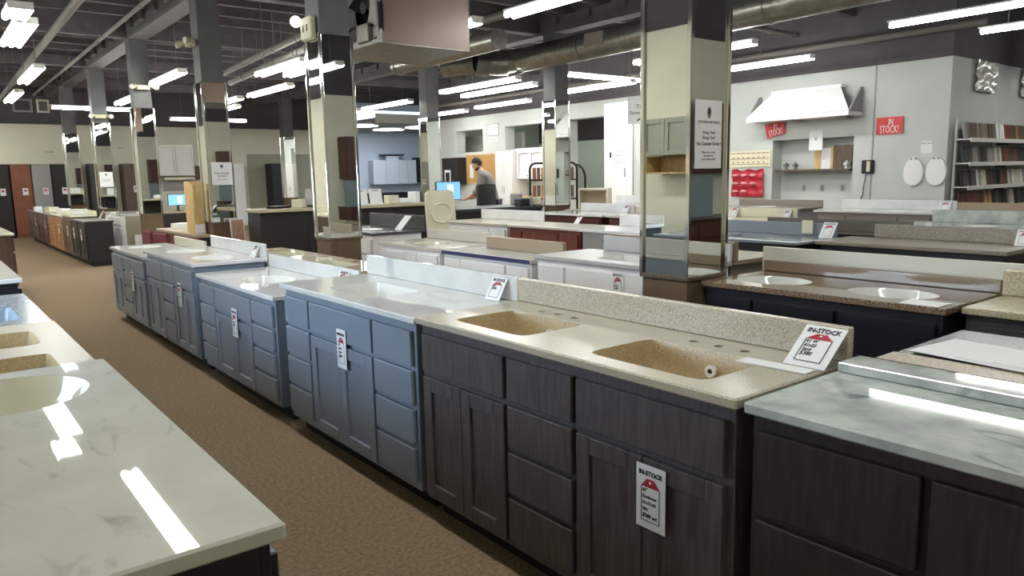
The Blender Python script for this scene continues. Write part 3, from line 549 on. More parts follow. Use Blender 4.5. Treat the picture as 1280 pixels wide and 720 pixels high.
t = thing('framed_tile', 'pinkish tile sample in a pale frame leaning on column ledge', 'tile sample', (3.29, 10.31, .895), 0, None, (radians(-8), 0, 0)); MB().box(0, .16, 0, .012, 0, .3, .002).build('tile', mat('pink_tile', (196, 150, 126), .5, noise=.1, nscale=20), t)
MB().box(-.014, 0, -.004, .014, -.0, .314).box(.16, .174, -.004, .014, 0, .314).box(0, .16, -.004, .014, .3005, .314).build('frame', PAPER, t)
t.location.z = .62; t.location.y = 10.26
tag(MB().box(0, .26, 0, .08, 0, .62).build('display_ledge', KRAFT, None, (3.26, 10.24, 0)), 'small brown plinth before the column under the pink tile', 'plinth')
# ================================================================= HEATER BOX, DUCTS, PIPES
t = thing('unit_heater', 'big hanging pinkish tan heater box with a fan in its side', 'heater', (3.68, 6.68, 2.74)); w, d, h = 1.05, 1.1, .85
MB().box(0, w, 0, .012, 0, h).box(w-.012, w, .012, d, 0, h).box(0, w, d-.012, d, 0, h).box(0, w, .012, d-.012, h-.012, h).build('casing', HVACPAINT, t)
MB().box(0, w, 0, d, -.014, -.001, .004).build('bottom_pan', GALV, t)
MB().box(-.02, .02, -.006, .03, -.01, h).box(-.02, .02, d-.03, d+.006, -.01, h).box(-.02, .02, .03, d-.03, -.01, .03).build('side_frame', GALV, t)
ang = [2*pi*k/32 for k in range(32)]
def sq(a, hy, hz): m_ = max(abs(cos(a))/hy, abs(sin(a))/hz); return cos(a)/m_, sin(a)/m_
MB().rings([[(.004, d/2+sq(a, d/2-.035, 1)[0]*1.0 if False else d/2+sq(a, d/2-.035, h/2-.035)[0], h/2+sq(a, d/2-.035, h/2-.035)[1]) for a in ang], [(.006, d/2+.36*cos(a), h/2+.36*sin(a)) for a in ang], [(.09, d/2+.33*cos(a), h/2+.33*sin(a)) for a in ang], [(.2, d/2+.33*cos(a), h/2+.33*sin(a)) for a in ang]], cap=False).build('fan_shroud', mat('pale_grey_enamel', (170, 166, 160), .5), t)
MB().box(.25, .27, .03, d-.03, .03, h-.03).build('coil', BLACKMET, t)
fan = MB().tube((.12, d/2, h/2), (.22, d/2, h/2), .07, seg=14)
for k in range(4):
    n0 = len(fan.bm.verts); fan.box(-.005, .005, -.09, .09, .07, .31, 0); fan.bm.verts.ensure_lookup_table(); M_ = Matrix.Translation((.16, d/2, h/2)) @ Matrix.Rotation(k*pi/2+.4, 4, 'X') @ Matrix.Rotation(.5, 4, 'Z')
    for v in list(fan.bm.verts)[n0:]: v.co = M_ @ v.co
fan.build('fan', BLACKMET, t)
MB().path([Vector(p) for p in ((-.03, .1, .16), (-.03, .5, .2), (-.03, .8, .12), (-.03, 1.0, .2))], .012).build('cable', BLACKMET, t)
MB().box(-.05, .002, .15, .4, .02, .2, .01).build('motor_box', GALV, t); MB().box(-.05, .002, .6, .75, .0, .12, .01).build('switch_box', BLACKMET, t)
for x in (.06, w-.06):
    for y in (.06, d-.06): MB().tube((x, y, h), (x, y, ZC-2.74-.26), .012, seg=6).build('hanger_rod', PIPE, t)
t = thing('round_duct', 'big round sheet metal duct running above the tube lights', 'duct', (0, 0, 3.5))
a, b = Vector((8.58, 10.6, -.08)), Vector((8.38, 2.2, -.08)); n = 5
for k in range(n): p, q = a.lerp(b, k/n), a.lerp(b, (k+1)/n); MB().tube(p, a.lerp(b, (k+.992)/n), .205, seg=24).build('section', GALV, t)
for k in range(1, n): p = a.lerp(b, k/n); dd = (b-a).normalized()*.012; MB().tube(p-dd, p+dd, .215, seg=24).build('seam_ring', GALV, t)
MB().box(8.3, 8.42, 8.3, 8.7, -.14, .06, .01).build('register', TAUPECAB, t)
el = MB()
for k in range(5): el.tube(a+Vector((-.06*k*k*.4, .1*k, -.01*k)), a+Vector((-.06*(k+1)**2*.4, .1*(k+1), -.01)), .22-.012*(k % 2), seg=20)
el.build('elbow', GALV, t); MB().tube(a+Vector((-.6, .5, -.02)), a+Vector((-.95, 1.0, -.05)), .18, seg=20).build('branch', GALV, t)
t = thing('flexible_duct', 'smaller round duct with an open end behind the heater box', 'duct', (0, 0, 3.4)); MB().tube((7.0, 12.0, 0), (6.9, 9.0, 0), .15, seg=20).build('section', GALV, t); MB().tube((7.003, 12.1, 0), (7.0, 12.0, 0), .165, seg=20).build('seam_ring', GALV, t)
for y in (9.8, 11.4): MB().tube((6.97, y, .14), (6.97, y, ZC-3.4-.003), .008, seg=6).build('hanger', PIPE, t)
for l, pts, r in (('thick grey pipe running along the ceiling at the upper left', [(2.0, 27-2, 3.66), (1.75, 6, 3.66), (1.75, 0, 3.66)], .055), ('thin grey pipe left of the column behind the desk', [(2.75, 24, 3.8), (2.6, 3, 3.8)], .03),
                  ('grey pipe running to the column by the heater', [(4.95, 15.5, 3.5), (4.2, 4, 3.5)], .05), ('second grey pipe below the one by the heater column', [(5.3, 16, 3.42), (4.75, 9, 3.42)], .055),
                  ('long dark pipe along the top of the right wall', [(12.1, 19, 3.45), (12.1, 4.5, 3.45)], .05), ('thin dark conduit beside the big round duct', [(7.0, 14, 3.7), (6.6, 0, 3.7)], .06),
                  ('pipe crossing under the ceiling by the step wall', [(9.5, 7.6, 3.75), (14, 7.6, 3.75)], .04)):
    t = thing('ceiling_pipe', l, 'pipe', (0, 0, 0)); MB().path([Vector(p) for p in pts], r, 12).build('pipe', PIPE, t)
    for f in (.15, .3, .45, .6, .75):
        p = Vector(pts[0]).lerp(Vector(pts[-1]), f); dd = (Vector(pts[-1])-Vector(pts[0])).normalized()*.04; q = [Vector(x) for x in pts]
        if len(pts) == 2:
            MB().tube(p-dd, p+dd, r*1.25, seg=12).build('coupling', PIPE, t); MB().tube(p+Vector((0, 0, r)), (p.x, p.y, ZC-.245), .008, seg=6).build('hanger', PIPE, t)
for k, (x, w, l) in enumerate(((2.36, .47, 'dark framed vent high on the dark back wall, left one'), (2.93, .31, 'light framed louvre vent high on the dark back wall, right one'))):
    t = thing('wall_vent', l, 'vent', (x, YB-.04, 3.44)); fr = MB(); h = .36
    fr.box(0, .05, 0, .038, 0, h).box(w-.05, w, 0, .038, 0, h).box(.05, w-.05, 0, .038, 0, .05).box(.05, w-.05, 0, .038, h-.05, h).build('frame', GREYCAB if k == 0 else CREAMCAB, t); MB().box(.05, w-.05, .02, .036, .05, h-.05).build('backing', DARKWALL if k == 0 else SLATE, t)
    for j in range(6): MB().box(.05, w-.05, .006, .02, .065+j*.04, .085+j*.04).build('slat', DARKWALL if k == 0 else TAUPECAB, t)
# ================================================================= BACK WALL AND FAR LEFT
def tall(label, x0, x1, m, h=2.0, d=.6, split=1.32, y=YB-.03, tagc=True):
    t = thing('tall_cabinet', label, 'cabinet', (x0, y-d, 0)); w = x1-x0
    MB().box(0, w, .02, d, .0, h, .004).build('carcass', m, t); MB().box(.006, w-.006, 0, .019, .1, split-.006, .003).build('door', m, t); MB().box(.006, w-.006, 0, .019, split+.006, h-.01, .003).build('door', m, t)
    if tagc:
        c = thing('price_card', 'white price card on the '+label, 'price card', (x0+w*.5, y-d-.004, 1.16)); sheet(.13, .19).build('sheet', PAPER, c); MB().prism([(.02, .1), (.11, .1), (.085, .15), (.045, .15)], 0, .001).build('tag_print', REDINK, c, (0, -.001, 0), (pi/2, 0, 0), smooth=0)
    return t
tall('black tall cabinet at the far left edge', 1.55, 2.05, BLACKCAB); tall('red-brown wood tall cabinet on the back wall', 2.08, 2.55, REDBROWN); tall('grey tall cabinet on the back wall', 2.57, 3.02, GREYCAB)
tall('dark brown-black tall cabinet beside the grey tall one', 3.04, 3.47, BLACKCAB); tall('oak tall cabinet beside the farthest column', 3.49, 3.72, OAK, tagc=False)
tall('charcoal tall cabinet between the two far columns', 3.98, 4.34, SLATE); tall('walnut tall cabinet right of the far columns', 4.86, 5.33, WALNUT)
tall('navy tall cabinet before the grey-green partition', 9.3, 10.0, NAVY, 1.98, split=.5, tagc=False)
tall('black panel beside the column sign, back wall', 7.75, 8.0, SLATE, 1.98, tagc=False); tall('white narrow panel beside the black panel, back wall', 8.06, 8.4, WHITECAB, 1.98, tagc=False)
struct(MB().box(8.72, 10.9, YB-.012, YB-.001, 0, 2.3).build('trim_partition', mat('grey_green_panel', (164, 164, 146), .8)))
t = thing('wall_cabinet', 'pair of glossy white wall cabinets over the desk monitor', 'cabinet', (5.85, YB-.36, 1.62)); MB().box(0, 1.1, .02, .35, 0, .94, .003).build('carcass', WHITECAB, t)
for a in (.01, .555): front_shaker(a, a+.535, .01, .93).build('door', mat('gloss_white_door', (222, 220, 212), .15), t)
tag(MB().box(0, .9, 0, .3, 0, .08).build('shelf_board', CREAMCAB, None, (6.05, YB-.31, 1.5)), 'cream shelf board under the glossy white wall cabinets', 'shelf')
tag(MB().box(0, .9, 0, .02, 0, .3).build('tile_panel', GREYCAB, None, (6.05, YB-.03, 1.16)), 'grey backsplash panel below the white wall cabinets', 'panel')
t = thing('wall_screen', 'small dark screen with a white header on the back wall', 'screen', (7.0, YB-.05, 1.5)); MB().box(0, .45, 0, .045, 0, .42, .004).build('panel', MAROONWD, t); MB().box(.05, .4, .0, .045, .43, .52).build('header', PAPER, t)
for k, (x, z, l) in enumerate(((3.0, 2.3, 'tiny dark lettering plate high on the cream back wall'), (4.85, 2.42, 'small grey lettering plate above the walnut tall cabinet'))):
    t = thing('wall_sign', l, 'sign', (x, YB-.012, z)); MB().box(0, .26, 0, .01, 0, .1).build('plate', CREAMWALL, t); text(t, 'lettering', 'PANTRIES' if k == 0 else 'UTILITY', .05, INK, (.13, -.001, .05), (pi/2, 0, 0))
# far vanity row along the aisle
FARS = [('black-brown end cabinet nearest in the far row', 14.8, 15.55, BLACKCAB, .79, True), ('second black-brown cabinet in the far row', 15.58, 16.3, BLACKCAB, .79, True), ('tall walnut stained cabinet in the far row', 16.33, 17.4, WALNUT, .84, True),
        ('oak cabinet nearest the walnut one in the far row', 17.43, 18.4, OAK, .8, True), ('second oak cabinet in the far row', 18.43, 19.5, OAK, .8, False), ('brown cabinet before the last one in the far row', 19.53, 21.2, MAROONWD, .8, True), ('last brown cabinet of the far row, by the back wall', 21.23, 23.2, WALNUT, .8, True)]
for k, (l, a, b, m, z, tg) in enumerate(FARS):
    cabinet(l, '-X', 2.26, 2.68, a, b, z-.032, m, [('sink', .5, 2)] if b-a < 1 else [('sink', .5, 2), ('drawers', .4, 4)])
    top('pale top on the '+l, '-X', 2.24, 2.70, a-.01, b+.01, z, [DARKGRAN, DARKGRAN, CREAMTOP, GREIGETOP, GREIGETOP, WHITETOP, WHITETOP][k] if k > 1 else mat('dark_brown_top', (60, 50, 44), .3), bs=.0 if k < 2 else .08)
    if tg:
        c = thing('price_card', 'white price card on the '+l, 'price card', (2.225, a+.42, .45), -pi/2); sheet(.12, .19).build('sheet', PAPER, c); MB().prism([(.02, .1), (.1, .1), (.08, .15), (.04, .15)], 0, .001).build('tag_print', REDINK, c, (0, -.001, 0), (pi/2, 0, 0), smooth=0)
for k, (x, y, s, m, l) in enumerate(((2.35, 22.0, .16, PAPER, 'small white carton on the last far row top'), (2.45, 20.4, .2, CREAMTOP, 'cream carton on the far row before the last'), (2.5, 19.0, .18, PAPER, 'white carton on the second oak cabinet'), (2.4, 17.9, .14, CREAMTOP, 'cream carton on the nearer oak cabinet'), (2.48, 16.9, .18, WHITETOP, 'white carton on the walnut stained cabinet'))):
    tag(MB().box(-s/2, s/2, -s*.7, s*.7, 0, s*.6, .004).build('carton', m, None, (x, y, .805 if k != 4 else .845+.002), (0, 0, .2*k)), l, 'box')
for k, y in enumerate((15.9, 15.2)): card(('price card leaning on the second black-brown far top', 'price card leaning on the nearest black-brown far top')[k], (2.65, y, .793), (radians(-30), 0, -pi/2), .12, .16, ['$'])
cabinet('white cabinet with blank side behind the far row', '-X', 2.95, 3.5, 15.5, 16.9, .84, WHITECAB, [('sink', .6, 2)]); top('white top on the blank sided cabinet behind the far row', '-X', 2.93, 3.52, 15.48, 16.92, .87, WHITETOP, bs=0)
t = thing('tub_panel', 'beige panel with a white insert standing by the column base', 'panel', (2.93, 15.0, 0)); MB().box(0, .42, 0, .03, 0, .84, .004).build('panel', mat('grey_beige', (150, 142, 126), .6), t); MB().box(.12, .34, -.02, -.001, 0, .5, .003).build('insert', WHITECAB, t)
# desk with maroon front between the columns
t = thing('desk', 'long desk with a maroon front panel between two columns', 'desk', (2.84, 10.95, 0))
MB().box(0, .2, -.62, -.001, .70, .74, .004).build('return_top', TANSTONE, t); MB().box(.05, .08, -.58, .04, .25, .699).build('return_panel', mat('maroon_panel', (92, 32, 40), .5), t); MB().box(.09, .18, -.6, -.56, 0, .699).build('return_leg', BLACKCAB, t)
MB().box(0, .8, 0, 1.5, .70, .74, .004).build('desktop', TANSTONE, t); MB().box(.05, .08, .05, 1.45, .25, .699).build('front_panel', mat('maroon_panel', (92, 32, 40), .5), t)
for y in (.06, 1.4): MB().box(.1, .7, y, y+.04, 0, .699).build('leg_panel', BLACKCAB, t)
for k, (y, x) in enumerate(((11.0, 2.6), (10.35, 2.6))):
    t = thing('guest_chair', ('maroon chair before the desk, nearer the far column', 'maroon chair before the desk, beside the wood boxes')[k], 'chair', (x, y, 0), pi/2+.15*k, 'maroon guest chairs'); R_ = mat('maroon_fabric', (96, 34, 44), .85)
    MB().box(-.24, .24, -.22, .22, .42, .49, .02).build('seat', R_, t); MB().box(-.22, .22, .17, .22, .5, .80, .02).build('backrest', R_, t)
    for sx in (-.2, .2):
        for sy in (-.18, .18): MB().tube((sx, sy, 0), (sx, sy, .42), .014, seg=8).build('leg', BLACKMET, t)
for k, (x, y, h, l, w) in enumerate(((2.985, 10.98, .70, 'tall light wood box on the desk, left of two', .19), (2.91, 10.6, .66, 'tall light wood box on the desk, beside column', .13))):
    t = thing('wood_box', l, 'box', (x, y, .742), .12); MB().box(0, .018, 0, .2, 0, h).box(w-.018, w, 0, .2, 0, h).box(.018, w-.018, .18, .2, 0, h).box(.018, w-.018, 0, .18, h-.018, h).box(.018, w-.018, 0, .18, 0, .018).build('shell', PINE, t)
    MB().box(.003, w-.003, -.016, -.001, .13, h-.003, .002).build('door', PINE, t); MB().box(.003, w-.003, -.012, -.001, .002, .125).build('lower_panel', OAK if k == 0 else PAPER, t)
def monitor(label, loc, rz, w=.45, h=.27, stand=.13):
    t = thing('monitor', label, 'monitor', loc, rz); MB().box(-w/2, w/2, 0, .03, stand, stand+h, .004).build('case', PLASTICBK, t); MB().box(-w/2+.012, w/2-.012, -.003, -.0005, stand+.012, stand+h-.012).build('screen', SCREEN, t)
    MB().box(-w/2*.5+.1, w/2*.4, -.0045, -.0032, stand+.05, stand+h-.05).build('window_panel', mat('screen_window', (200, 222, 250), .3, emit=.9), t)
    MB().box(-.025, .025, .031, .045, .01, stand+h*.4).build('stand', PLASTICBK, t); MB().box(-.1, .1, -.05, .1, 0, .01, .002).build('foot', PLASTICBK, t); return t
t = thing('desk', 'back desk below the white wall cabinets', 'desk', (4.3, 18.7, 0)); MB().box(0, 1.7, 0, .8, .71, .75, .004).build('desktop', TANSTONE, t); MB().box(.02, 1.68, .02, .05, .1, .709).build('front_panel', BLACKCAB, t)
for x in (.02, 1.64): MB().box(x, x+.04, .051, .78, 0, .709).build('leg_panel', BLACKCAB, t)
monitor('small blue lit monitor on the back desk', (4.9, 19.1, .752), 0)
t = thing('desk_printer', 'pale printer on the back desk by the wood boxes', 'printer', (5.55, 19.1, .752)); MB().box(-.2, .2, -.18, .2, 0, .22, .02).build('body', GREYCAB, t); MB().box(-.15, .15, -.28, -.181, .04, .055).build('paper_tray', PAPER, t)
for k, (x, y) in enumerate(((3.3, 11.5), (3.3, 11.85), (3.2, 12.2))): tag(MB().box(-.12, .12, -.16, .16, 0, .03+.02*k, .003).build('paper_stack', PAPER, None, (x, y, .743), (0, 0, .3*k)), ('thin paper stack on the maroon fronted desk', 'middle paper stack on the maroon fronted desk', 'thickest paper stack on the maroon fronted desk')[k], 'paper')
# ================================================================= RECEPTION COUNTER AND OFFICE
t = thing('reception_counter', 'long black fronted reception counter with beige top', 'counter', (3.42, 9.6, 0)); MB().box(0, 2.62, -.05, .5, 1.02, 1.065, .006).build('worktop', BEIGETOP, t)
for k in range(4): MB().box(.02+k*.65, .66+k*.65, 0, .03, .08, 1.018, .002).build('front_panel', BLACKCAB, t)
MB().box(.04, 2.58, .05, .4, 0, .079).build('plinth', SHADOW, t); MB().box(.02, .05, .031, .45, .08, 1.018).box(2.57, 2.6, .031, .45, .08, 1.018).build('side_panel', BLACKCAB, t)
for k, (x, l) in enumerate(((4.93, 'white folder standing on the reception counter, left one'), (5.16, 'white folder standing on the reception counter, right one'))):
    t = thing('brochure', l, 'brochure', (x, 9.68, 1.068), 0, None, (radians(-12), 0, 0)); MB().box(-.1, .1, 0, .004, 0, .22).build('cover', PAPER, t); MB().box(-.05, .05, -.0016, -.0002, .19, .2).build('print_line', GREYINK, t)
for k, (x, y, w, h, m, l) in enumerate(((5.42, 9.72, .16, .12, CREAMTOP, 'cream card box on the reception counter'), (5.6, 9.75, .2, .07, PAPER, 'flat white paper box on the reception counter'), (5.8, 9.72, .1, .16, PAPER, 'white upright paper holder on the reception counter'), (3.75, 9.75, .3, .03, BLACKMET, 'black cloth folded on the left reception counter'), (4.02, 9.72, .12, .11, CREAMTOP, 'cream tissue box on the left reception counter'), (4.5, 9.8, .2, .08, PAPER, 'white paper stack on the left reception counter'))):
    tag(MB().box(-w/2, w/2, -.08, .08, 0, h, .006).build('carton', m, None, (x, y, 1.067), (0, 0, .15*k)), l, 'box')
t = thing('flat_screen', 'thin grey screen seen from behind on reception counter', 'monitor', (4.17, 9.62, 1.067), 0, None, (0, radians(16), .5)); MB().box(-.01, .012, -.15, .15, .02, .25, .003).build('case', GREYCAB, t); MB().box(-.05, .06, -.06, .06, 0, .018).build('foot', PLASTICBK, t)
t = thing('molded_sink_top', 'cream molded sink top standing upright against reception counter', 'sink top', (5.60, 8.62, 0), .12, None, (radians(-4), 0, .1))
s = MB().prism(outline('rect', 0, .64, .245, .62, 40), -.02, .02).build('slab', CREAMTOP, t, (0, 0, 0), (pi/2, 0, 0))
MB().rings([[(p[0], -.021-q, p[1]) for p in outline('oval', 0, .95, .17*f, .13*f, 28)] for f, q in ((1.12, 0), (1.06, .012), (.98, .012), (.8, -.01), (.4, -.014))]).build('bowl_rim', CREAMTOP, t)
MB().rings([[(p[0], .021+q, p[1]) for p in outline('oval', 0, .62, .18*f, .2*f, 28)] for f, q in ((1.0, 0), (.95, .06), (.7, .12), (.3, .13))]).build('bowl_back', CREAMTOP, t)
monitor('blue lit monitor on the office desk left of the person', (6.7, 10.15, .93), .1, .5, .3)
t = thing('desk', 'dark topped office desk before the person', 'desk', (6.35, 9.75, 0), 0)
MB().box(0, 2.0, 0, .95, .88, .925, .004).build('desktop', SLATE, t); MB().box(.02, 1.98, .02, .05, .06, .879).build('front_panel', BLACKCAB, t)
for x in (.03, 1.93): MB().box(x, x+.04, .051, .9, 0, .879).build('leg_panel', BLACKCAB, t)
t = thing('office_chair', 'black office chair standing before the person', 'chair', (7.92, 11.1, 0), .25); MB().box(-.24, .24, -.24, .24, .47, .56, .03).build('seat', PLASTICBK, t)
MB().rings([[(x, -.25-.03*cos(x*6), z) for x in (-w, -w*.5, 0, w*.5, w)]+[(x, -.20-.03*cos(x*6), z) for x in (w, w*.5, 0, -w*.5, -w)] for z, w in ((.66, .19), (.7, .23), (1.1, .24), (1.26, .235), (1.29, .2))]).build('backrest', PLASTICBK, t)
MB().tube((0, 0, .1), (0, 0, .47), .03, seg=10).box(-.03, .03, -.25, -.21, .5, .68).build('post', BLACKMET, t)
for k in range(5): MB().tube((0, 0, .1), (.3*cos(k*2*pi/5), .3*sin(k*2*pi/5), .06), .02, .014, 8).ball((.3*cos(k*2*pi/5), .3*sin(k*2*pi/5), .031), .03).build('foot_spoke', BLACKMET, t)
for k, (x, y, w, h, m, l) in enumerate(((8.05, 9.95, .22, .12, NAVY, 'dark bag on the office desk near the person'), (8.2, 10.3, .12, .2, GREYCAB, 'grey clutter holder on the office desk'), (8.28, 9.9, .14, .14, CREAMTOP, 'cream carton on the office desk corner'), (6.5, 10.6, .3, .05, GREIGETOP, 'greige folder stack on the office desk'))):
    tag(MB().box(-w/2, w/2, -.1, .1, 0, h, .02).build('desk_bag' if k == 0 else 'carton', m, None, (x, y, .927), (0, 0, .3*k)), l, 'bag' if k == 0 else 'box')
t = thing('desk_bottle', 'slim dark spray bottle on the office desk', 'bottle', (8.16, 9.85, .927)); MB().tube((0, 0, 0), (0, 0, .13), .03, seg=12).tube((0, 0, .13), (0, 0, .17), .03, .01, 12).build('body', GREYCAB, t); MB().tube((0, 0, .171), (0, 0, .21), .014, seg=10).build('cap', PLASTICBK, t)
# office wall pieces on the right wall and alcove
def onwall(name, label, cat, y0, y1, z0, z1, m, d=.02, x=XR):
    t = thing(name, label, cat, (x, y1, z0), -pi/2); t['w'] = y1-y0; MB().box(0, y1-y0, -d, -.0008, 0, z1-z0, .003).build('body' if d > .05 else 'board', m, t); return t
t = thing('wall_cabinet', 'black wall cabinets left of the cork board', 'cabinet', (XR-.34, 18.75, 1.22), -pi/2); MB().box(0, 0.96, 0, .33, 0, .74, .003).build('carcass', BLACKCAB, t)
for k in range(2): MB().box(.005+k*.48, .475+k*.48, -.02, -.001, .005, .735, .003).build('door', BLACKCAB, t)
MB().box(.35, .65, -.03, -.021, -.02, .4).build('white_frame', WHITECAB, t); MB().box(.40, .60, -.034, -.031, .0, .33).build('frame_panel', PLASTICBK, t)
t = onwall('cork_board', 'cork pin board behind the person', 'notice board', 16.45, 17.75, 1.26, 2.0, CORK); MB().box(-.03, 0, -.03, -.001, 0, .75).box(1.3, 1.33, -.03, -.001, 0, .74).box(-.03, 1.33, -.03, -.001, .7405, .77).box(-.03, 1.33, -.03, -.001, -.03, 0).build('frame', PINE, t); MB().box(.12, .3, -.023, -.0205, .12, .5).build('pinned_paper', PAPER, t)
t = thing('tall_cabinet', 'tall white cabinet right of the cork board', 'cabinet', (XR-.5, 15.8, 0), -pi/2); MB().box(0, .7, .02, .49, 0, 2.05, .003).build('carcass', WHITECAB, t)
for k in range(2): MB().box(.005+k*.35, .345+k*.35, 0, .019, .08, 2.0, .003).build('door', WHITECAB, t); MB().tube((.31+k*.08, -.02, 1.0), (.31+k*.08, -.02, 1.16), .008, seg=6).build('handle', GREYCAB, t)
t = thing('wall_cabinet', 'white wall cabinets right of the tall white cabinet', 'cabinet', (XR-.36, 15.05, 1.34), -pi/2); MB().box(0, 1.5, .02, .35, 0, .7, .003).build('carcass', WHITECAB, t); MB().box(-.02, 1.52, -.03, .35, .702, .76).build('cornice', WHITECAB, t)
for k in range(3): front_shaker(.005+k*.5, .495+k*.5, .005, .695).build('door', WHITECAB, t); MB().ball((.43+k*.5, -.035, .08), .012).build('knob', BLACKMET, t)
t = thing('base_cabinet', 'grey base cabinet with pine top below the white wall cabinets', 'cabinet', (XR-.6, 15.05, 0), -pi/2); MB().box(0, 1.5, .02, .59, 0, .88, .003).build('carcass', GREYCAB, t); MB().box(-.02, 1.52, -.02, .59, .882, .92, .003).build('worktop', PINE, t)
for k in range(2): front_shaker(.01+k*.75, .74+k*.75, .1, .86).build('door', GREYCAB, t)
for k, (x, y, w, m, l) in enumerate(((8.35, 10.75, .5, WALNUT, 'walnut sample chest beside the curved stand'), (8.55, 9.45, .45, GREYCAB, 'grey sample chest before the alcove side column'), (9.35, 9.6, .5, WALNUT, 'brown sample chest right of the curved stand'))):
    t = thing('sample_chest', l, 'cabinet', (x, y, 0), radians(-52)); MB().box(0, w, .02, .4, 0, .84, .004).build('carcass', m, t)
    for j in range(3): MB().box(.01, w-.01, 0, .019, .06+j*.26, .3+j*.26, .003).build('drawer', m, t)
t = thing('sample_stand', 'curved black tube stand with hanging door samples', 'display stand', (10.25, 11.65, 0), radians(-46)); hw = .48
pts = [(-hw, 0, 0), (-hw, 0, 1.55)]+[(-hw+.12-.12*cos(a), 0, 1.55+.12*sin(a)) for a in (.4, .8, 1.2, 1.57)]+[(hw-.12+.12*sin(a), 0, 1.55+.12*cos(a)) for a in (0, .4, .8, 1.2, 1.57)]+[(hw, 0, 0)]
MB().path([Vector(p) for p in pts], .022, 8).build('tube_frame', BLACKMET, t)
for z in (.0, .9, 1.28): MB().tube((-hw, 0, z+.05), (hw, 0, z+.05), .014, seg=8).build('crossbar', BLACKMET, t)
for r_, z in enumerate((1.34, .98)):
    for k in range(10): MB().box(-.42+k*.085, -.42+k*.085+.07, -.03, -.014, z, z+.24, .002).build('door_sample', (REDBROWN, WALNUT, OAK, MAROONWD, REDBROWN, CHERRY, WALNUT, TAUPECAB, SLATE, WALNUT)[k], t)
# alcove kitchen display
t = thing('wall_cabinet', 'pale blue wall cabinets in the alcove, taller in the middle', 'cabinet', (13.15, YB-.4, 1.2)); MB().box(0, 1.8, .03, .38, .02, .86, .003).build('carcass', BLUEWALL, t); P_ = mat('pale_blue_door', (206, 218, 226), .4)
for k, (a, b, z) in enumerate(((.0, .52, .88), (.54, 1.06, 1.02), (1.08, 1.42, .88), (1.44, 1.8, .88))): MB().box(a, b, 0, .029, 0, z, .004).build('door', P_, t)
MB().box(.4, 1.3, 0, .3, 1.04, 1.09, .003).build('cornice', NAVY, t)
t = thing('wall_cabinet', 'black wall cabinet right of the pale blue alcove cabinets', 'cabinet', (15.0, YB-.4, 1.25)); MB().box(0, .8, .02, .38, 0, .92, .003).build('carcass', BLACKCAB, t); MB().box(.005, .795, 0, .019, .005, .915).build('door', BLACKCAB, t)
t = thing('base_cabinet', 'dark base cabinet run with dark worktop in the alcove', 'cabinet', (12.7, YB-.62, 0)); MB().box(0, 3.0, .02, .6, 0, .86).build('carcass', BLACKCAB, t); MB().box(-.02, 3.02, -.02, .6, .862, .9, .003).build('worktop', SLATE, t)
for k in range(5): MB().box(.01+k*.6, .59+k*.6, 0, .019, .1, .84, .003).build('door', BLACKCAB, t)
tag(MB().tube((0, 0, 0), (0, 0, .05), .2, .17, 20).build('table_lamp_bowl', LAMP, None, (14.6, YB-.3, .93)), 'small bright bowl light on the alcove worktop', 'lamp') if False else None
# ================================================================= RIGHT WALL DISPLAYS
t = thing('range_hood', 'white angled range hood mantel mounted high on the right wall', 'range hood', (XR, 8.3, 2.36), -pi/2); w = 1.92; d = .42
def slab4(mb, pts, th):
    a = [mb.bm.verts.new(p) for p in pts]; n = (Vector(pts[1])-Vector(pts[0])).cross(Vector(pts[2])-Vector(pts[0])).normalized()*th; b = [mb.bm.verts.new(Vector(p)+n) for p in pts]
    k = len(pts); mb.bm.faces.new(a); mb.bm.faces.new(b[::-1])
    for i in range(k): mb.bm.faces.new((a[i], b[i], b[(i+1) % k], a[(i+1) % k]))
    return mb
slab4(MB(), [(.0, -d, 0), (w, -d, 0), (w-.32, -.12, .42), (.32, -.12, .42)], .02).build('sloped_panel', WHITECAB, t)
MB().box(0, w, -d-.02, -.002, -.07, -.002, .004).build('lower_rail', WHITECAB, t); MB().box(.3, w-.3, -.14, -.002, .425, .47, .003).build('top_rail', WHITECAB, t)
for x in (.0, w-.03):
    slab4(MB(), [(x, -d, 0), (x, -.001, 0), (x, -.001, .40), (x, -.06, .40)], .03).build('end_bracket', GREYCAB, t)
for x in (.75, 1.62): MB().box(x, x+.18, -.3, -.05, -.1, -.072, .004).build('corbel', GREYCAB, t)
def redsign(label, y1, z0, w, h, tilt):
    t = thing('stock_sign', label, 'sign', (XR-.03, y1, z0), 0, None, (0, tilt, -pi/2)); MB().box(0, w, 0, .004, 0, h).build('board', SIGNRED, t)
    text(t, 'lettering', 'IN', h*.55, PAPER, (w*.55, -.001, h*.70), (pi/2, 0, 0), sx=.55); text(t, 'lettering', 'STOCK!', h*.62, PAPER, (w*.5, -.001, h*.27), (pi/2, 0, 0), sx=.52)
redsign('red in-stock sign on the white wall right of the hood', 6.12, 1.97, .42, .27, 0); redsign('tilted red in-stock sign hanging under the hood', 8.12, 2.0, .38, .25, radians(-14))
MB().box(XR, XR+.3, NI[0], NI[1], 1.97, 2.0).build('niche_head', WHITEWALL, wr)
t = thing('niche_shelf', 'brown wooden shelf board inside the wall niche', 'shelf', (XR+.02, NI[1]-.06, 1.40), -pi/2); MB().box(0, 1.40, -.03, .26, 0, .04, .003).build('board', WALNUT, t)
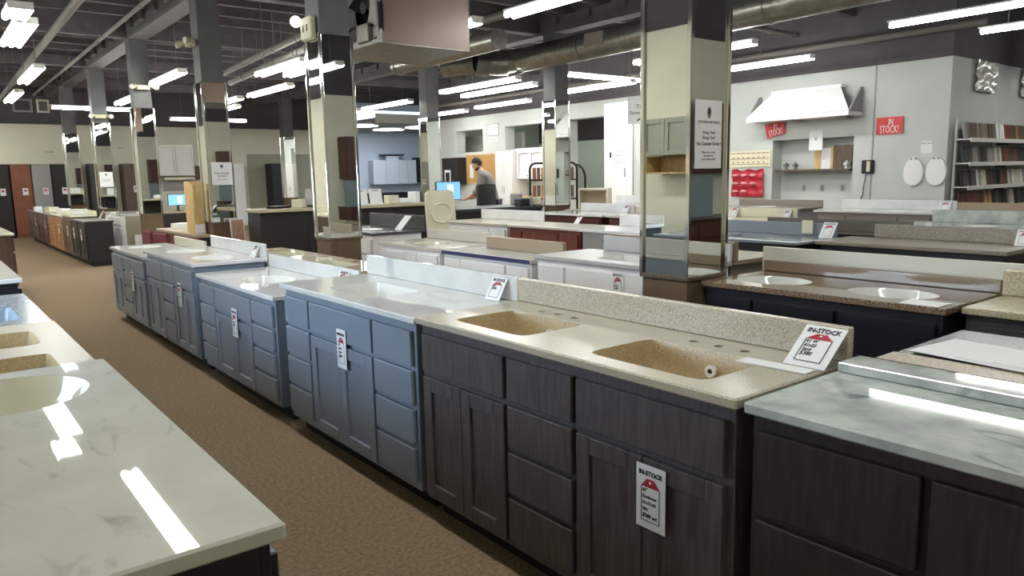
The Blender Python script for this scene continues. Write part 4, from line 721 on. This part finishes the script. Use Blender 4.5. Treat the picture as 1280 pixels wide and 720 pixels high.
for k, (y, w, h, m, l) in enumerate(((7.25, .13, .36, PINE, 'tan door sample on the niche shelf'), (7.1, .17, .36, PAPER, 'white door sample on the niche shelf'), (6.95, .12, .38, PINE, 'narrow tan board on the niche shelf beside walnut one'), (6.78, .34, .4, WALNUT, 'walnut door sample on the niche shelf'))):
    tag(MB().box(-.012, .012, -w/2, w/2, 0, h, .002).build('door_sample', m, None, (XR+.18-.03*(k == 3), y-.02, 1.441)), l, 'wood sample')
for k, (y, m) in enumerate(((7.8, GALV), (7.62, GALV), (6.66, PAPER), (6.6, GALV))):
    t = thing('faucet_part', ('small metal faucet on the niche shelf, far end', 'metal fitting on the niche shelf beside the far faucet', 'white packet at the near end of the niche shelf', 'metal fitting at the near end of the niche shelf')[k], 'fitting', (XR+.1, y, 1.441)); MB().tube((0, 0, 0), (0, 0, .05), .03, seg=10).box(-.06, .06, -.03, .03, .05, .1, .01).build('body', m, t); MB().ball((0, 0, .115), .02).build('knob', m, t)
for k, y in enumerate((7.55, 7.2, 6.82)):
    t = thing('wall_outlet', ('wall fitting in the niche, far of three', 'wall fitting in the niche, middle of three', 'wall fitting in the niche, near of three')[k], 'outlet', (XR+.298, y, 1.05), -pi/2); MB().box(-.035, .035, -.008, 0, 0, .11, .003).build('plate', GREYCAB, t); MB().box(-.012, .012, -.012, -.0085, .03, .08).build('socket', TAUPECAB, t)
t = onwall('hanging_sign', 'small white sign sheet at the head of the wall niche', 'sign', 7.05, 7.3, 1.76, 2.1, PAPER, .012); text(t, 'lettering', '6', .1, GREYINK, (.125, -.0125, .2), (pi/2, 0, 0)); 
t = thing('wall_phone', 'black wall phone with dangling cord on the white wall', 'phone', (XR, 6.33, 1.35), -pi/2); MB().box(0, .2, -.05, -.001, 0, .22, .012).build('body', PLASTICBK, t); MB().box(.1, .16, -.08, -.051, .03, .2, .008).build('handset', CREAMTOP, t)
MB().path([Vector((.08, -.03, 0)), Vector((.05, -.03, -.2)), Vector((.04, -.03, -.35)), Vector((.01, -.03, -.42))], .009, 6).build('cord', PLASTICBK, t)
for k, y in enumerate((5.5, 5.16)):
    t = thing('toilet_seat', ('white oval toilet seat on the wall, left of the pair', 'white oval toilet seat on the wall, by the sample rack')[k], 'toilet seat', (XR, y, 1.37), -pi/2)
    pts = [(.155*sin(a)*(1-.1*cos(a)), .225*cos(a)) for a in [2*pi*j/36 for j in range(36)]]
    MB().rings([[(p[0]*f, -q, p[1]*f) for p in pts] for f, q in ((1, .002), (1.0, .03), (.95, .042), (.3, .046))]).build('lid', WHITECAB, t)
    MB().box(-.05, -.02, -.06, -.043, .185, .21, .004).box(.02, .05, -.06, -.043, .185, .21, .004).build('hinge', GREYCAB, t)
t = onwall('wall_label', 'white label sheet with two dark lines above the toilet seats', 'sign', 5.24, 5.42, 1.6, 1.84, PAPER, .006)
text(t, 'lettering', 'TOILET SEATS', .03, INK, (.09, -.0065, .2), (pi/2, 0, 0), sx=.85); text(t, 'lettering', 'IN STOCK', .035, INK, (.09, -.0065, .03), (pi/2, 0, 0))
t = onwall('trim_board', 'cream board with decorative molding samples beside the niche', 'sample board', 8.05, 8.95, 1.5, 1.8, mat('pale_cream_board', (222, 214, 184), .6), .02)
for r_ in range(3):
    MB().box(.03, .87, -.026, -.0205, .05+r_*.1, .062+r_*.1).build('molding_strip', TANSTONE, t)
    for k in range(7): MB().ball((.1+k*.11, -.022, .09+r_*.085), .022, (1, .4, .5), 8).build('ornament', TAUPECAB, t)
t = thing('plastic_organizer', 'glossy red hanging sheet of pockets below the molding board', 'wall hanging', (XR-.02, 8.85, .95), -pi/2); rows = []
for j in range(13):
    z = .5*j/12; rows.append([(x*.68/16, -.035-.02*sin(x*1.3+j*.7)-.012*sin(j*1.6), z+.02*sin(x*.9)*(j == 12)) for x in range(17)])
mb = MB(); vs = [[mb.bm.verts.new(p) for p in r] for r in rows]; bk = [[mb.bm.verts.new((p[0], p[1]+.008, p[2])) for p in r] for r in rows]
for A in (vs, bk):
    for a, b in zip(A, A[1:]):
        for k in range(16): mb.bm.faces.new((a[k], a[k+1], b[k+1], b[k]))
mb.build('sheet', REDCLOTH, t, smooth=80)
for r_ in range(3):
    for c_ in range(3 if r_ else 2): MB().ball((.1+c_*.19, -.07, .1+r_*.15), .06, (1.15, .35, .42), 10).build('pocket', mat('clear_pink_plastic', (214, 150, 158), .2), t)
# white panel door with hardware and the hanging showroom sign
t = thing('display_door', 'bright white display door right of the large opening', 'door', (XR-.06, 12.28, 0), -pi/2); MB().box(0, .85, 0, .04, .02, 2.98, .004).build('leaf', WHITECAB, t); MB().box(.2, .23, -.03, -.001, 1.78, 1.9, .005).build('handle', BLACKMET, t)
MB().box(.62, .66, -.012, -.001, 1.35, 1.55).build('hook_strip', GREYCAB, t); MB().box(.3, .6, -.004, -.001, 1.6, 2.0).build('notice', PAPER, t)
for k in range(4): MB().box(.33, .57, -.006, -.0045, 1.66+k*.08, 1.668+k*.08).build('print_line', GREYINK, t)
t = thing('hanging_sign', 'hanging white showroom sign with an arrow', 'sign', (10.62, 9.95, 2.34), radians(-60)); MB().box(0, .42, 0, .012, 0, .42, .003).box(-.02, .44, -.004, .016, .425, .5, .003).build('board', PAPER, t)
text(t, 'lettering', 'Tile', .11, INK, (.24, -.001, .31), (pi/2, 0, 0)); text(t, 'lettering', 'Showroom', .08, INK, (.22, -.001, .2), (pi/2, 0, 0)); MB().box(-.07, .07, 0, .002, -.012, .012, 0, Matrix.Rotation(-.5, 3, 'Y')).build('arrow', INK, t, (.24, -.003, .09))
for x in (.06, .36): MB().tube((x, .006, .5), (x, .006, ZC-2.343), .006, seg=6).build('hanger', PIPE, t)
for y0, y1, z0, s, l in ((16.25, 16.8, 2.5, 'KITCHEN', 'framed sign between the two high openings'), (16.3, 16.7, 2.36, 'DISPLAY', 'small lettering plate under the framed sign')):
    t = onwall('wall_sign', l, 'sign', y0, y1, z0, z0+(.32 if s == 'KITCHEN' else .1), PAPER, .015); text(t, 'lettering', s, .09, GREYINK, ((y1-y0)/2, -.016, .2 if s == 'KITCHEN' else .05), (pi/2, 0, 0))
    if s == 'KITCHEN': MB().box(0, .55, -.022, -.016, 0, .02).box(0, .55, -.022, -.016, .3, .32).box(0, .02, -.022, -.016, .02, .3).box(.53, .55, -.022, -.016, .02, .3).build('frame', GREYCAB, t)
t = thing('wood_cabinet', 'red-brown wood cabinets seen through the large opening', 'cabinet', (15.85, 14.0, 0), -pi/2); MB().box(0, 1.9, .02, .5, 0, 1.36, .004).build('carcass', OAK, t)
for k in range(3): MB().box(.01+k*.63, .62+k*.63, 0, .019, .05, 1.34, .003).build('door', mat('orange_wood', (170, 104, 60), .5), t)
MB().box(.3, .42, -.003, -.0008, 1.15, 1.3).build('note', PAPER, t)
t = thing('pallet_jack', 'curved black handle cart standing at the large opening', 'cart', (12.05, 12.6, 0), radians(-52)); MB().path([Vector(p) for p in ((.0, 0, 0), (0, 0, 1.4), (-.05, 0, 1.55), (-.15, 0, 1.64), (-.25, 0, 1.66))], .025, 8).build('handle', BLACKMET, t)
MB().box(-.35, .05, -.2, .2, .03, .1, .01).build('base', BLACKMET, t)
# silver foil balloons high on the step wall
for k, (x, l) in enumerate(((13.15, 'crumpled silver foil piece high on the step wall'), (15.05, 'second silver foil piece at the right frame edge'))):
    t = thing('foil_hanging', l, 'foil', (x, 5.02, 2.60)); rows = []; nx, nz = 18, 20
    for j in range(nz+1):
        z = .45*j/nz; rows.append([(.85*i/nx*(.9+.1*z/.45)+.02*sin(j), -.05-.035*sin(9*(z+.35*(i/nx-.5)**2*4)*3)*(.4+.6*sin(pi*i/nx))-.02*sin(i*1.7), z+.05*abs(i/nx-.5)*(j == nz)) for i in range(nx+1)])
    mb = MB()
    for off in (0, .006):
        vs = [[mb.bm.verts.new((p[0], p[1]+off, p[2])) for p in r] for r in rows]
        for a, b in zip(vs, vs[1:]):
            for i in range(nx): mb.bm.faces.new((a[i], a[i+1], b[i+1], b[i]))
    mb.build('sheet', FOIL, t, smooth=80)
# wood sample rack on the step wall
SX0, SX1 = XR+.15, 15.7
t = thing('sample_rack', 'white metal rack of wood samples on the step wall', 'rack', (SX0, 5.0, 0))
for x in (.0, 1.5, SX1-SX0-.06):
    MB().box(x, x+.05, -.03, -.001, .3, 2.15).build('upright', WHITEMET, t)
LV = (1.85, 1.49, 1.13, .79)
for z in LV:
    MB().box(-.02, SX1-SX0, -.24, -.031, z-.02, z, .002).box(-.02, SX1-SX0, -.25, -.235, z-.05, z+.012).build('shelf_board', WHITEMET, t)
    for x in (0, 1.5): MB().box(x+.01, x+.06, -.2, -.05, z-.08, z-.051).build('bracket', BLACKMET, t)
sm = MB().box(-.045, .045, -.012, .012, 0, .25, .002)
base = sm.mesh('wood_sample', WALNUT); cols = {}
PAL = {'grey-brown': [WALNUT, TAUPECAB, GREYCAB, mat('greyed_oak', (120, 106, 92), .5)], 'dark': [BLACKCAB, SLATE, ESPRESSO], 'reddish': [MAROONWD, CHERRY, REDBROWN, WALNUT], 'white': [WHITECAB, CREAMCAB, GREYCAB], 'tan': [OAK, PINE, WALNUT]}
ROWS = [('grey-brown', 'grey-brown', 'grey-brown', 'grey-brown', 'white', 'reddish', 'tan', 'reddish', 'reddish', 'dark'), ('dark', 'grey-brown', 'dark', 'white', 'white', 'reddish', 'reddish', 'dark', 'dark', 'reddish'), ('dark', 'dark', 'white', 'reddish', 'dark', 'reddish', 'white', 'white', 'white', 'white'), ('reddish', 'reddish', 'reddish', 'tan', 'dark', 'dark', 'white', 'dark', 'dark', 'dark')]
ORD = ['first', 'second', 'third', 'fourth', 'fifth', 'sixth', 'seventh', 'eighth', 'ninth', 'tenth', 'eleventh', 'twelfth', 'thirteenth', 'fourteenth', 'fifteenth', 'sixteenth', 'seventeenth', 'eighteenth', 'nineteenth']+['twenty-'+w for w in ('zeroth', 'first', 'second', 'third', 'fourth', 'fifth', 'sixth', 'seventh', 'eighth', 'ninth')]+['thirtieth', 'thirty-first', 'thirty-second', 'thirty-third', 'thirty-fourth', 'thirty-fifth']; ORD[19] = 'twentieth'
RN = ('top', 'second', 'third', 'lowest')
for r_, z in enumerate(LV):
    x = SX0+.06; i = 0
    while x < SX1-.1:
        f = min(9, int(10*(x-SX0)/(SX1-SX0))); kind = ROWS[r_][f]; m = random.choice(PAL[kind])
        key = m.name
        if key not in cols: me = base.copy(); me.materials.clear(); me.materials.append(m); cols[key] = me
        o = link('wood_sample', cols[key], None, (x, 4.87, z+.001), (radians(-8), 0, 0)); nm = key.replace('_', ' ').replace(' paint', '').replace(' cabinet', '').replace(' stain', '')
        tag(o, '%s door sample, %s from the left on the %s rack shelf' % (nm, ORD[i], RN[r_]), 'wood sample', 'wood samples on the %s rack shelf' % RN[r_]); i += 1; x += .096 if random.random() > .06 else .13
# ================================================================= PERSON bending over the office desk
def skin(name, verts, edges, radii, m, parent, root=0, sub=2):
    me = bpy.data.meshes.new(name); me.from_pydata(verts, edges, []); o = link(name, me, parent); sk = o.modifiers.new('s', 'SKIN'); sk.use_smooth_shade = True
    for k, r in enumerate(radii): me.skin_vertices[0].data[k].radius = r if isinstance(r, tuple) else (r, r); me.skin_vertices[0].data[k].use_root = (k == root)
    ss = o.modifiers.new('d', 'SUBSURF'); ss.levels = sub; ss.render_levels = sub
    bpy.context.view_layer.update(); m2 = bpy.data.meshes.new_from_object(o.evaluated_get(bpy.context.evaluated_depsgraph_get())); o.modifiers.clear(); o.data = m2; m2.materials.clear(); m2.materials.append(m)
    for p in m2.polygons: p.use_smooth = True
    return o
t = thing('person', 'dark haired bearded person in a grey shirt leaning over office desk', 'person', (8.66, 11.63, 0), radians(40))
# local +y is the way the person faces
V = [(0, 0, .95), (0, .02, 1.12), (0, .08, 1.32), (0, .14, 1.46), (0, .2, 1.53), (0, .24, 1.6),                  # pelvis..head base
     (-.19, .12, 1.42), (-.27, .2, 1.16), (-.22, .42, 1.02), (-.2, .5, 1.0), (.19, .12, 1.42), (.27, .2, 1.16), (.22, .42, 1.02), (.2, .5, 1.0),
     (-.1, 0, .9), (-.11, .03, .5), (-.11, -.02, .09), (-.11, .14, .05), (.1, 0, .9), (.11, .03, .5), (.11, -.02, .09), (.11, .14, .05)]
Ed = [(0, 1), (1, 2), (2, 3), (3, 4), (4, 5), (3, 6), (6, 7), (7, 8), (8, 9), (3, 10), (10, 11), (11, 12), (12, 13), (0, 14), (14, 15), (15, 16), (16, 17), (0, 18), (18, 19), (19, 20), (20, 21)]
Ra = [(.14, .1), (.12, .085), (.12, .08), (.095, .07), .052, .06, .065, .048, .034, .03, .065, .048, .034, .03, .09, .062, .045, .035, .09, .062, .045, .035]
body = skin('body', V, Ed, Ra, SKIN, t)
sh = MB(); sh.rings([[(rx*cos(a), cy+ry*sin(a), z-.25*ry*sin(a)*(z > 1.25)) for a in [2*pi*k/24 for k in range(24)]] for z, cy, rx, ry in ((.88, 0, .165, .125), (.9, 0, .18, .135), (1.0, .0, .178, .132), (1.12, .02, .178, .13), (1.25, .06, .195, .14), (1.35, .09, .205, .145), (1.43, .13, .195, .13), (1.49, .17, .13, .10), (1.54, .205, .075, .07))])
for sx in (-1, 1):
    sh.ball((sx*.185, .12, 1.42), .088, seg=14).tube((sx*.19, .12, 1.42), (sx*.268, .2, 1.16), .082, .068, 14).ball((sx*.268, .2, 1.16), .068, seg=14).tube((sx*.268, .2, 1.16), (sx*.255, .28, 1.11), .068, .062, 14)
sh.build('shirt', SHIRT, t, smooth=70)
skin('trousers', [V[0]]+V[14:17]+V[18:21], [(0, 1), (1, 2), (2, 3), (0, 4), (4, 5), (5, 6)], [(.17, .125), .105, .08, .07, .105, .08, .07], JEANS, t)
hm = MB(); hm.ball((0, .0, 0), .1, (.78, .95, 1.15), 20)
for v in hm.bm.verts:
    if v.co.z < -.02: v.co.x *= 1-.25*min(1, (-v.co.z-.02)/.09); v.co.y = v.co.y*.92+.012
hd = hm.build('head', SKIN, t, (0, .275, 1.655), (radians(-28), 0, 0), smooth=80)
MB().ball((0, .098, -.015), .018, (.7, 1, 1.3), 8).build('nose', SKIN, hd); MB().box(-.024, .024, .082, .09, -.062, -.054, .002).build('mouth', mat('lips', (150, 90, 84), .5), hd)
for s in (-1, 1): MB().ball((s*.03, .083, .01), .011, (1.2, .6, .8), 8).build('eye', INK, hd); MB().ball((s*.08, -.005, -.005), .026, (.4, .8, 1.2), 8).build('ear', SKIN, hd)
hr = MB(); hr.ball((0, -.012, .03), .106, (.82, .96, 1.02), 18)
bmesh.ops.bisect_plane(hr.bm, geom=hr.bm.verts[:]+hr.bm.edges[:]+hr.bm.faces[:], plane_co=(0, .02, .02), plane_no=(0, .75, -.66), clear_outer=True); hr.build('hair', HAIR, hd, smooth=80)
bd = MB(); bd.ball((0, .02, -.075), .066, (.95, .98, .62), 14); bd.build('beard', HAIR, hd, smooth=80)
for s in (-1, 1):
    for k in range(4): skin('finger', [(s*.2+(k-1.5)*.019, .52, 1.0), (s*.2+(k-1.5)*.021, .57, .99), (s*.2+(k-1.5)*.022, .6-.012*abs(k-1.2), .975)], [(0, 1), (1, 2)], [.0095, .009, .008], SKIN, t, sub=1)
    skin('thumb', [(s*.2-s*.025, .5, 1.0), (s*.2-s*.055, .53, .99), (s*.2-s*.06, .56, .98)], [(0, 1), (1, 2)], [.012, .01, .009], SKIN, t, sub=1)
